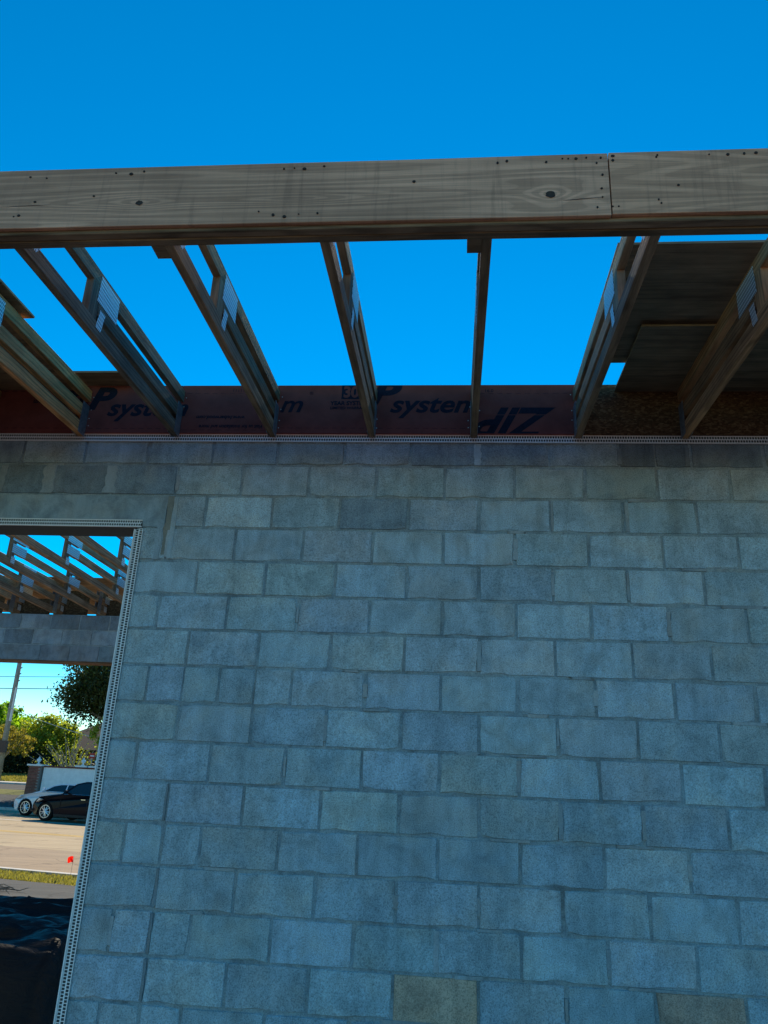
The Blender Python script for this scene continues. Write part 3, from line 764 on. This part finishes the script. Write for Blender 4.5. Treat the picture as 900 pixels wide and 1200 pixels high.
while x < FX1+.1:
    wd = rnd.choice([.78, .6, .4]); x2 = min(x+wd, FX1+.2)
    MB().box((x+.004, -.0015, DZ+.002), (x2-.004, .185, DZ+BH-.006)).build('lintel', M['lintel'], fwall, color=(.52*rnd.uniform(.9, 1.1), .58, .64)); x = x2
MB().box((FX0, -.002, DZ-.022), (FX1, .19, DZ-.002)).build('lintel_board', M['wood'], fwall, color=(.5, .4, .35))

def inner_truss(x):
    t = empty('roof_truss', (x, 0, 0), cat='roof truss', group='trusses spanning the room')
    h = .038
    chord('bottom_chord', .02, 3.712+h, 5.66, 3.634+h, t, color=(1.1, .95, .82), W=.076, seed=1)
    chord('top_chord', .02, 3.945+h, 7.62, 3.982+h, t, color=(1.15, .98, .84), W=.076, seed=2)
    chord('middle_chord', 3.33, 3.825+h, 5.66, 3.79+h, t, color=(1.5, 1.2, .95), W=.076, seed=3)
    for y in (.08, 1.9, 3.26, 4.55, 5.6):
        zb = 3.72+.073+ (.02-y)/5.64*.078 - .006; chord('web', y, zb, y, 3.945+.037*(y/7.6)-.0, t, W=.0889, T=.0375, color=(.62, .58, .55), seed=5)
        for s in (1, -1):
            nail_plate([(y-.04, 3.945), (y+.28, 3.95), (y+.28, 4.04), (y-.03, 4.035)], t, s*.0192, s)
            nail_plate([(y-.02, 3.815), (y+.25, 3.82), (y+.26, 3.915), (y-.02, 3.91)], t, s*.0197, s)
            nail_plate([(y-.01, 3.70), (y+.07, 3.70), (y+.06, 3.775), (y-.01, 3.775)], t, s*.0202, s)
    for s in (1, -1):
        MB().box((-.001, -.05, 0), (.001, .05, .3)).build('hanger_strap', M['strap'], t).location = (s*.0215, 5.44, 3.64)
    return t
it0 = inner_truss(-2.40)
it0['label'] = 'inner truss seen in the middle of the doorway top'
for i, lab in [(-4, 'inner truss furthest left, out of the doorway view'), (-3, 'inner truss fourth to the left in the doorway, low and mostly hidden'), (-2, 'inner truss third from the right jamb, seen low at the doorway left'),
               (-1, 'inner truss whose plates stand at the left edge of the doorway view'), (1, 'inner truss whose plates touch the perforated door jamb bead'), (2, 'inner truss crossing the doorway top right corner, nearest the jamb'), (3, 'inner truss hidden behind the red sheathing')]:
    c = copy_tree(it0); c.location.x = -2.40 + i*SP; c['label'] = lab
    for ch in c.children:
        f = rnd.uniform(.85, 1.15); ch.color = (ch.color[0]*f, ch.color[1]*f, ch.color[2]*f, 1)
# far eave: strand board panels and posts behind the far wall top
for i in range(8):
    xa = -6.2 + i*.6096
    if i in (3, 5): z1 = .22
    else: z1 = .34
    o = MB().box((0, 0, 0), (.55 if i % 2 else .48, .011, z1)).build('sheathing_panel', M['osb']); o.location = (xa, 5.72, 3.67)
    tag(o, label='%s brown strand board panel from the left standing above the far wall' % ('first', 'second', 'third', 'fourth', 'fifth', 'sixth', 'seventh', 'eighth')[i], cat='sheathing panel', group='panels above the far wall')

for i, (a, b) in enumerate(((-7.4, -4.97), (-4.96, -2.53), (-2.52, -.09))):  # sheets added to keep the sun off the tarp
    sheet('%s plywood sheet added over the far wall to shade the tarp' % ('left', 'middle', 'right')[i], a, b, 5.35, 7.65, 4.095, .0, color=(1.0, .8, .6), sd=20+i)


# ------------------------------------------------------------------ black plastic covered pile
def tarp():
    nx, ny = 110, 90; V = []; F = []; r = random.Random(4)
    import mathutils.noise as mn
    for j in range(ny):
        for i in range(nx):
            u = i/(nx-1); v = j/(ny-1)
            x = -4.6 + 3.9*u; y = 1.0 + 2.35*v
            e = min(1, max(0, (v-.02)/.14))*min(1, max(0, (.985-v)/.16))*min(1, max(0, (u-.01)/.04))*min(1, max(0, (.99-u)/.05))
            e = e*e*(3-2*e)
            h = .50 + .05*mn.noise(Vector((x*.9, y*1.2, 0))) + .055*(1-abs(mn.noise(Vector((x*1.3+y*1.5, y*5.0, 3))))*2.2) + .030*(1-abs(mn.noise(Vector((x*2.2-y, y*11, 7))))*2.2)
            V.append((x + .03*mn.noise(Vector((x*3, y*3, 9))), y + .05*mn.noise(Vector((x*2, y*2, 5)))*(1-e), .022 + h*e + .012*abs(mn.noise(Vector((x*6, y*6, 1))))))
    for j in range(ny-1):
        for i in range(nx-1): a = j*nx+i; F.append((a, a+1, a+nx+1, a+nx))
    o = mesh('tarp_covered_pile', V, F, M['tarp'], smooth=True)
    return tag(o, label='low pile under crumpled black plastic sheet inside the doorway', cat='tarp')
tarp()
# rubbish and twigs
def crumple(name, c, s, label, seed):
    r = random.Random(seed); bm = bmesh.new(); bmesh.ops.create_icosphere(bm, subdivisions=2, radius=1)
    for v in bm.verts: v.co = Vector((v.co.x*s[0], v.co.y*s[1], max(v.co.z, -.1)*s[2]))*r.uniform(.65, 1.25)
    me = bpy.data.meshes.new(name); bm.to_mesh(me); bm.free(); me.materials.append(M['tarp'])
    o = bpy.data.objects.new(name, me); link(o); o.location = c; return tag(o, label=label, cat='plastic scrap')
crumple('plastic_scrap', (-2.05, 3.25, .40), (.18, .12, .16), 'crumpled black plastic scrap lying at the back edge of the sheet', 3)
crumple('plastic_scrap', (-2.45, 3.45, .36), (.22, .10, .07), 'flat black plastic flap beside the crumpled scrap', 5)
mb = MB(); r = random.Random(8)
for i in range(26):
    u0 = r.uniform(-6.6, -4.6); x, y, z = u0, 7.2+r.uniform(-.25, .25), .07; pts = [(x, y, z)]
    for k in range(4): x += r.uniform(.03, .16); y += r.uniform(-.05, .05); z = .06+abs(r.uniform(0, .09)); pts.append((x, y, z))
    mb.tube(pts, [.010, .008, .006, .005, .003], 4)
tag(mb.build('fallen_branches', M['bark']), label='tangle of dark twigs lying on the pavement near the verge', cat='branches')

# marker flag
fl = empty('marker_flag', (-4.35, 8.85, .04), label='small red marker flag on a wire in the grass verge', cat='flag')
MB().tube([(0, 0, 0), (.0, 0, .2), (.005, 0, .36)], .0022, 5).build('wire', M['wire'], fl)
V = []; F = []
for i in range(6):
    for j in range(5): V.append((-.09*i/5 - .012*math.sin(j), .018*math.sin(i*1.3+j*.7), .355-.085*j/4 + .012*math.sin(i*.9)))
for i in range(5):
    for j in range(4): a = i*5+j; F.append((a, a+1, a+6, a+5))
mesh('flag', V, F, M['flagred'], fl)

# ------------------------------------------------------------------ cars
def make_car(name, paint, label, loc, rz, sc_=1.0, hood_h=.98, roof_h=1.46):
    c = empty(name, loc, (0, 0, rz), label=label, cat='car', group='cars on the far side of the road')
    L = 4.5; W = .90; r_w = .335; xf, xr = .86, 3.58        # x runs from nose (0) to tail
    def arch(xc, rad=.385, n_=9): return [(xc + rad*math.cos(math.pi - math.pi*i/(n_-1)), .30 + rad*math.sin(math.pi*i/(n_-1))) for i in range(n_)]
    low = [(.05, .36), (.10, .22), (.45, .20)] + arch(xf) + [(1.30, .19), (3.15, .20)] + arch(xr) + [(4.02, .24), (4.40, .30)]
    up = [(4.50, .55), (4.47, .86), (4.30, 1.02), (3.6, 1.02), (2.6, .985), (1.55, .975), (1.42, .985), (1.0, hood_h-.045), (.55, hood_h-.12), (.22, hood_h-.22), (.05, .62), (0, .5)]
    ring = low + up; n_ = len(ring)
    def halfw(x, z):
        w_ = W - .20*max(0, (.75-x)/.75)**2 - .12*max(0, (x-3.9)/.6)**2
        if z > .75: w_ -= .10*(z-.75)/.25*.6
        if z < .30: w_ -= .03
        return w_
    ys = (-1, -.93, -.5, 0, .5, .93, 1); V = []; F = []
    for t_ in ys:
        for x, z in ring:
            hw = halfw(x, z); dz = .035*(1-abs(t_)**2) if z > .8 else 0
            sx = .10*(abs(t_)**3) if x < .4 else (-.08*(abs(t_)**3) if x > 4.2 else 0)
            ins = -.025 if (abs(t_) == 1 and z > .9) else 0
            V.append((x+sx, t_*hw, z+dz+ins))
    for j in range(len(ys)-1):
        for i in range(n_): k = (i+1) % n_; F.append((j*n_+i, j*n_+k, (j+1)*n_+k, (j+1)*n_+i))
    F.append(tuple(range(n_))[::-1]); F.append(tuple((len(ys)-1)*n_+i for i in range(n_)))
    b = mesh('body', V, F, paint, c, smooth=False)
    # greenhouse
    gb = [(1.42, .965), (1.95, roof_h-.10), (2.35, roof_h-.01), (3.0, roof_h), (3.65, roof_h-.06), (4.30, 1.0)]
    V = []; F = []
    for s in (-1, 1):
        for x, z in gb: V.append((x, s*(.83 - (z-.965)/.5*.20), z))
    k = len(gb)
    F.append(tuple(range(k))); F.append(tuple(range(k, 2*k))[::-1])
    for i in range(k-1): F.append((i, k+i, k+i+1, i+1))
    mesh('roof_frame', V, F, paint, c)
    def side(pts, nm, s, m=M['glass'], off=.004):
        V = []; 
        for x, z in pts: V.append((x, s*(.83 - (z-.965)/.5*.20 + off), z))
        V += [(x, y-s*.01, z) for x, y, z in V]; q = len(pts)
        F = [tuple(range(q)), tuple(range(q, 2*q))[::-1]] + [(i, (i+1) % q, q+(i+1) % q, q+i) for i in range(q)]
        return mesh(nm, V, F, m, c)
    for s in (-1, 1):
        side([(1.62, 1.0), (2.02, roof_h-.13), (2.36, roof_h-.065), (2.66, roof_h-.055), (2.66, 1.0)], 'side_window', s)
        side([(2.72, 1.0), (2.72, roof_h-.055), (3.2, roof_h-.06), (3.52, roof_h-.10), (3.60, 1.02)], 'side_window', s)
        side([(3.66, 1.03), (3.60, roof_h-.13), (3.80, roof_h-.19), (4.08, 1.06)], 'quarter_window', s)
        side([(1.55, .982), (4.2, .998), (4.2, .990), (1.55, .974)], 'belt_moulding', s, M['chrome'], .012)
    wsc = [(1.47, .985), (1.95, roof_h-.09)]
    V = [(1.46, -.70, .99), (1.46, .70, .99), (1.95, .57, roof_h-.105), (1.95, -.57, roof_h-.105)]; V = [(x-.012, y, z+.010) for x, y, z in V] + V
    mesh('windscreen', V, [(0, 1, 2, 3), (4, 7, 6, 5), (0, 4, 5, 1), (1, 5, 6, 2), (2, 6, 7, 3), (3, 7, 4, 0)], M['glass'], c)
    # lower cladding, door seams, handles, lamps
    for s in (-1, 1):
        y0 = s*(W-.012); y1 = s*(W+.008)
        MB().box((1.28, min(y0, y1), .18), (3.17, max(y0, y1), .27)).build('sill', M['trim'], c)
        for x in (1.50, 2.69, 3.55):
            MB().box((x-.004, min(y0, s*(W+.0015)), .30), (x+.004, max(y0, s*(W+.0015)), .80)).build('door_seam', M['trim'], c)
        for x in (2.42, 3.32):
            MB().box((x, min(y0, s*(W+.028)), .80), (x+.19, max(y0, s*(W+.028)), .825)).build('door_handle', M['chrome'], c)
        V = [(.13, s*.56, .60), (.38, s*.83, .66), (.62, s*.885, .76), (.50, s*.875, .79), (.20, s*.60, .70), (.08, s*.52, .66)]
        V = [(x-.02, y+s*.012, z) for x, y, z in V] + [(x+.05, y-s*.04, z) for x, y, z in V]; q = 6
        mesh('headlight', V, [tuple(range(q)), tuple(range(q, 2*q))[::-1]] + [(i, (i+1) % q, q+(i+1) % q, q+i) for i in range(q)], M['lamp'], c)
        MB().tube([(.02, s*.62, .36), (.10, s*.74, .37)], .055, 10).build('fog_lamp', M['trim'], c)
        mi = MB().tube([(1.72, s*.84, 1.03), (1.74, s*.98, 1.06), (1.75, s*1.05, 1.07)], [.03, .08, .06], 8).build('door_mirror', paint, c)
        MB().box((4.38, min(s*.55, s*.86), .72), (4.49, max(s*.55, s*.86), .84)).build('tail_light', M['signred'], c)
    mb_ = MB()
    for k in range(4): mb_.box((-.012, -.42, .44+k*.05), (.05, .42, .465+k*.05))
    mb_.build('grille', M['trim'], c)
    for x in (xf, xr):
        for s in (-1, 1):
            wh = bpy.data.objects.new('wheel', None); link(wh, c); wh.location = (x, s*(W-.12), r_w)
            pr = [(.20, -.10), (.30, -.105), (.33, -.085), (.335, 0), (.33, .085), (.30, .105), (.20, .10)]
            o = MB().lathe(pr, 28).build('tyre', M['tyre'], wh, smooth=True); o.rotation_euler = (R(90), 0, 0)
            mb_ = MB(); mb_.lathe([(.235, -.02), (.24, .0), (.235, .03), (.215, .03), (.21, -.02)], 28)
            mb_.lathe([(.05, -.01), (.05, .035), (.02, .045)], 12)
            for k in range(10):
                a = 2*math.pi*k/10 + (.11 if k % 2 else -.11)
                mb_.tube([(.03*math.cos(a), .03*math.sin(a), .015), (.22*math.cos(a+(-.05 if k % 2 else .05)), .22*math.sin(a+(-.05 if k % 2 else .05)), .005)], [.034, .024], 5)
            o = mb_.build('rim', M['rim'], wh); o.rotation_euler = (R(90 if s < 0 else -90), 0, 0); o.location = (0, s*.075, 0)
            MB().lathe([(.0, 0), (.21, 0), (.21, .01)], 20).build('brake_disc', M['trim'], wh).rotation_euler = (R(90 if s < 0 else -90), 0, 0)
    c.scale = (sc_, sc_, sc_)
    return c
ANG = math.atan2(DV.y, DV.x)
p1 = uv(-19.70, 23.15)
make_car('parked_car', M['blackpaint'], 'glossy black crossover with silver spoked wheel, nearer the building', (p1[0], p1[1], .004), ANG, 1.0)
p2 = uv(-22.75, 25.6)
make_car('parked_car', M['whitepaint'], 'pale blue white car whose nose shows beyond the black one', (p2[0], p2[1], .004), ANG, 1.0, .93, 1.33)

# ------------------------------------------------------------------ white garden wall with brick pier and urns
gw = empty('garden_wall', (-19.0, 34.6, .55), label='white rendered garden wall with a red brick end pier behind the cars', cat='wall')
GZ = .70; GT = 2.08
MB().box((.42, .05, -.4), (9.5, .27, GT-.55-.07)).build('render_panel', M['stucco'], gw)
MB().box((.40, .0, GT-.55-.068), (9.5, .32, GT-.55)).build('coping', M['brickred'], gw, color=(.6, .6, .7))
MB().box((-.27, -.12, -.4), (.33, .46, GT-.55-.03)).build('pier_core', M['brickmortar'], gw)
bs = MB().box((-.1, -.012, -.03), (.1, .012, .03)).build('brick', M['brickred'], gw)
first = True; z = -.36; row = 0
while z < GT-.55-.09:
    for i in range(3):
        x = -.27+.1+i*.2 + (0 if row % 2 == 0 else 0); ww = .19
        if row % 2: x += -.1 if i else -.05
        o = bs if first else inst(bs); first = False
        o.location = (min(max(x, -.17), .23), -.124-rnd.uniform(0, .004), z+.03); v = rnd.uniform(.7, 1.25); o.color = (v, v, v, 1); o.scale = (.94, 1, .9)
    z += .068; row += 1
MB().box((-.36, -.2, GT-.55-.028), (.42, .54, GT-.55+.05)).build('pier_cap', M['whitecap'], gw)
for x in (2.35, 3.05): MB().box((x-.30, -.08, GT-.55+.002), (x+.30, .40, GT-.55+.08)).build('pier_cap', M['whitecap'], gw)
def urn(x, label):
    e = MB().lathe([(.10, 0), (.10, .03), (.04, .05), (.035, .10), (.10, .17), (.13, .23), (.09, .29), (.04, .31), (.05, .34), (.01, .40)], 14).build('urn_finial', M['whitecap'], smooth=False)
    e.location = (-19.0+x, 34.6+.17, GT+(.052 if x < 1 else .082)); e.scale = (.9, .9, .95)
    tag(e, label=label, cat='urn', group='white urns on the garden wall')
urn(.03, 'white urn finial on the red brick end pier'); urn(2.35, 'white urn finial below the red sign'); urn(3.05, 'white urn finial nearest the door jamb')
rs = empty('street_sign', (-16.95, 36.3, .9), label='small red sign on a post behind the middle urn', cat='sign')
MB().tube([(0, 0, 0), (0, 0, 1.95)], .025, 8).build('post', M['strap'], rs)
MB().box((-.15, -.03, 1.66), (.15, -.026, 1.92)).build('sign_face', M['signred'], rs)
MB().box((-.11, -.033, 1.76), (.11, -.0302, 1.81)).build('sign_band', M['whitecap'], rs)

# ------------------------------------------------------------------ utility pole, box, cables
up = empty('utility_pole', (-24.0, 40.0, 1.2), label='tall pale utility pole at the left of the doorway view', cat='utility pole')
MB().tube([(0, 0, 0), (-.05, 0, 4), (-.12, 0, 9.8)], [.17, .15, .11], 12).build('pole', M['pole'], up, smooth=True)
MB().box((-.9, -.06, 9.1), (.8, .06, 9.2)).build('crossarm', M['pole'], up)
for z in (6.0, 6.35, 5.6): MB().tube([(.1, -.1, z), (.24, -.2, z+.02)], .035, 6).build('bracket', M['strap'], up)
MB().tube([(.13, -.15, 3.3), (.11, -.14, 5.2)], .07, 8).build('conduit', M['whitecap'], up)
bx = empty('sign_box', (-23.78, 39.3, 2.75), label='brown box hanging on the utility pole', cat='box')
MB().box((-.34, -.1, 0), (.34, .12, .62)).build('box_body', M['brownbox'], bx)
MB().box((-.36, -.13, .0), (.36, -.1, .64)).build('box_door', M['brownbox'], bx)
def cable(label, a, b, sag, m, r_=.018):
    pts = [Vector(a).lerp(Vector(b), t/14) - Vector((0, 0, sag*4*(t/14)*(1-t/14))) for t in range(15)]
    tag(MB().tube(pts, r_, 5).build('overhead_cable', m), label=label, cat='cable', group='cables on the utility pole')
cable('upper dark overhead cable reaching into the oak crown', (-60, 46, 7.6), (-10, 38.5, 7.3), .3, M['wire'])
cable('lower dark overhead cable passing behind the pole', (-60, 46, 6.9), (-10, 38.5, 6.6), .3, M['wire'], .024)
cable('pale slack cable running down from the pole to the right', (-24.05, 39.8, 5.25), (-12, 36.5, 2.9), .35, M['wirepale'], .02)

# ------------------------------------------------------------------ trees
def tree(name, loc, label, crown, n_leaf, leaf, mat, trunk, bark='bark', seed=1, cat='tree', group=None, limbs=7, clump=.42):
    """crown: list of (dx,dy,z,rx,ry,rz); trunk: (height, radius)"""
    rs_ = np.random.RandomState(seed); r = random.Random(seed)
    t = empty(name, loc, label=label, cat=cat, group=group)
    mb_ = MB(); h, rad = trunk
    mb_.tube([(0, 0, -.3), (.05, 0, h*.5), (.0, .05, h)], [rad*1.25, rad, rad*.75], 10)
    for k in range(limbs):
        c_ = crown[k % len(crown)]; e = Vector((c_[0]+r.uniform(-.6, .6)*c_[3], c_[1]+r.uniform(-.6, .6)*c_[4], c_[2]+r.uniform(-.3, .6)*c_[5]))
        s_ = Vector((0, 0, h*r.uniform(.6, 1))); mid_ = s_.lerp(e, .5)+Vector((r.uniform(-.3, .3), r.uniform(-.3, .3), .2))
        mb_.tube([s_, mid_, e], [rad*.45, rad*.28, rad*.08], 6)
    mb_.build('trunk', M[bark], t)
    P = []
    tot = sum(c_[3]*c_[4]*c_[5] for c_ in crown)
    for c_ in crown:
        n1 = int(n_leaf*c_[3]*c_[4]*c_[5]/tot); nc = max(6, int(n1/70))
        d = rs_.normal(size=(nc, 3)); d /= np.linalg.norm(d, axis=1)[:, None]; d *= (rs_.uniform(.25, 1, (nc, 1))**.45)
        cc = d*np.array(c_[3:6]) + np.array(c_[0:3])
        ids = rs_.randint(0, nc, n1); P.append(cc[ids] + rs_.normal(size=(n1, 3))*clump*min(c_[3:6])*.30)
    P = np.concatenate(P); n1 = len(P)
    a = rs_.normal(size=(n1, 3)); a /= np.linalg.norm(a, axis=1)[:, None]; b = np.cross(a, rs_.normal(size=(n1, 3))); b /= np.linalg.norm(b, axis=1)[:, None]
    s_ = leaf*rs_.uniform(.6, 1.3, (n1, 1)); a *= s_; b *= s_*.55
    V = np.stack([P-a, P-b, P+a, P+b], 1).reshape(-1, 3); F = np.arange(n1*4).reshape(-1, 4)
    me = bpy.data.meshes.new('crown'); me.from_pydata(V.tolist(), [], F.tolist()); me.update(); me.materials.append(M[mat])
    o = bpy.data.objects.new('crown', me); link(o, t)
    return t
def gz(x, y): return zt(x*.2149+y*.9766)
# dark oak, upper right of the doorway view
tree('oak_tree', (-15.5, 41, gz(-15.5, 41)), 'large dark oak whose crown fills the upper right of the doorway view',
     [(-3.2, 0, 5.6, 2.6, 2.6, 1.7), (-1.0, 0, 6.8, 3.4, 3.2, 2.6), (1.6, .5, 6.2, 3.2, 3, 2.2), (-4.6, -.3, 5.0, 2.0, 1.6, 1.2), (-4.4, .2, 6.6, 1.6, 1.5, 1.2), (-2.0, .5, 4.2, 1.6, 1.6, .8)],
     52000, .095, 'leaf_oak', (3.2, .32), seed=2, clump=.8)
tree('green_tree', (-15.6, 37.5, gz(-15.6, 37.5)), 'light green leafy tree by the jamb below the oak', [(-1.4, 0, 3.3, .75, .8, .8), (.4, 0, 3.1, .9, .9, .8)], 3600, .08, 'leaf_yellow', (2.0, .08), seed=9)
tree('green_tree', (-34.6, 56, gz(-34.6, 56)), 'broad bright green tree left of the middle, behind the pole',
     [(0, 0, 3.0, 2.6, 2.4, 2.0), (-2.8, 0, 3.4, 2.4, 2.4, 2.0), (2.4, 0, 2.6, 2.2, 2.2, 1.7), (.6, .3, 4.4, 1.4, 1.4, .9)], 26000, .13, 'leaf_green', (2.0, .16), seed=3, group='sunlit trees beyond the garden wall')
tree('green_tree', (-29.8, 55.2, gz(-29.8, 55.2)), 'yellowish green tree right of the middle with hanging foliage',
     [(0, 0, 2.6, 1.9, 1.7, 1.6), (-1.7, 0, 2.2, 1.5, 1.5, 1.4), (1.2, 0, 2.7, 1.5, 1.4, 1.3)], 16000, .12, 'leaf_yellow', (1.8, .14), seed=4, group='sunlit trees beyond the garden wall')
tree('green_tree', (-39.8, 57, gz(-39.8, 57)), 'green tree cut off by the left edge', [(0, 0, 3.2, 2.5, 2.4, 2.2), (1.2, 0, 4.6, 1.6, 1.6, 1.2)], 9000, .13, 'leaf_green', (2.0, .16), seed=5, group='sunlit trees beyond the garden wall')
tree('rusty_tree', (-28.6, 47.6, gz(-28.6, 47.6)), 'small rusty gold tree with pale forked trunk beside the pole', [(.3, 0, 2.6, 1.5, 1.2, 1.0), (-.9, 0, 2.4, 1.1, 1.1, .9), (1.5, 0, 2.1, .9, .9, .7)], 5200, .075, 'leaf_rust', (1.1, .13), 'bark_pale', seed=6)
# shrub of upright bare branches
sh = empty('branchy_shrub', (-20.4, 41.5, gz(-20.4, 41.5)), label='fan of pale thin upright branches with sparse yellow leaves', cat='shrub')
mb = MB(); r = random.Random(3); LP = []
for i in range(46):
    a = r.uniform(-1.1, 1.1); b = r.uniform(-.5, .5); L = r.uniform(2.0, 3.2); p0 = Vector((r.uniform(-.2, .2), r.uniform(-.2, .2), .1)); pts = [p0]
    for k in range(1, 5):
        t_ = k/4; pts.append(p0 + Vector((math.sin(a*(.5+.5*t_))*L*t_, b*L*t_*.6, math.cos(a)*L*t_))); LP.append(pts[-1])
    mb.tube(pts, [.045, .036, .028, .020, .010], 4)
mb.build('branches', M['bark_pale'], sh)
V = []; F = []
for i in range(1100):
    p_ = r.choice(LP) + Vector((r.gauss(0, .16), r.gauss(0, .14), r.gauss(0, .16))); a = Vector((r.gauss(0, 1), r.gauss(0, 1), r.gauss(0, 1))).normalized()*.055; b = a.orthogonal().normalized()*.03
    k = len(V); V += [p_-a, p_-b, p_+a, p_+b]; F.append((k, k+1, k+2, k+3))
mesh('foliage', V, F, M['leaf_yellow'], sh)
# dark hedge behind
def hedge(label, x0, x1, y, h, n_, seed):
    rs_ = np.random.RandomState(seed); P = np.stack([rs_.uniform(x0, x1, n_), y+rs_.uniform(-.6, .6, n_), np.zeros(n_)], 1)
    P[:, 2] = rs_.uniform(0, 1, n_)**.7*h*(1+.18*np.sin(P[:, 0]*2.1)+.1*np.sin(P[:, 0]*5.3)) + gz((x0+x1)/2, y)
    a = rs_.normal(size=(n_, 3)); a /= np.linalg.norm(a, axis=1)[:, None]; b = np.cross(a, rs_.normal(size=(n_, 3))); b /= np.linalg.norm(b, axis=1)[:, None]
    a *= .12; b *= .07; V = np.stack([P-a, P-b, P+a, P+b], 1).reshape(-1, 3); F = np.arange(n_*4).reshape(-1, 4)
    me = bpy.data.meshes.new('hedge'); me.from_pydata(V.tolist(), [], F.tolist()); me.materials.append(M['leaf_hedge'])
    o = bpy.data.objects.new('hedge', me); link(o); return tag(o, label=label, cat='hedge')
hedge('dark green hedge in shade beyond the lawn', -44, -27.0, 53.4, 1.5, 14000, 2)
hedge('dark low hedge behind the white garden wall', -26.9, -14, 50.5, .9, 7000, 3)

# house behind with brown shingle roof
hs_ = empty('house', (-22, 58, gz(-22, 58)), label='long low house with dark brown shingle roof behind the garden wall', cat='house')
MB().box((-9, 0, -.3), (9, 8, 1.9)).build('wall', M['house'], hs_)
V = [(-9.7, -.7, 1.86), (9.7, -.7, 1.86), (9.7, 8.7, 1.86), (-9.7, 8.7, 1.86), (-6.3, 4, 4.3), (6.3, 4, 4.3)]
V2 = [(x, y, z-.12) for x, y, z in V[:4]]
mesh('roof', V+V2, [(0, 1, 5, 4), (1, 2, 5), (2, 3, 4, 5), (3, 0, 4), (0, 6, 7, 1), (1, 7, 8, 2), (2, 8, 9, 3), (3, 9, 6, 0), (6, 9, 8, 7)], M['roofing'], hs_, color=(1, 1, 1))
for x in (-6.5, -2.5, 2, 6):
    wn = MB().box((x-.6, -.03, .6), (x+.6, .02, 1.55)).build('window', M['whitecap'], hs_)
    MB().box((x-.52, -.045, .68), (x+.52, -.031, 1.47)).build('pane', M['glass'], wn)
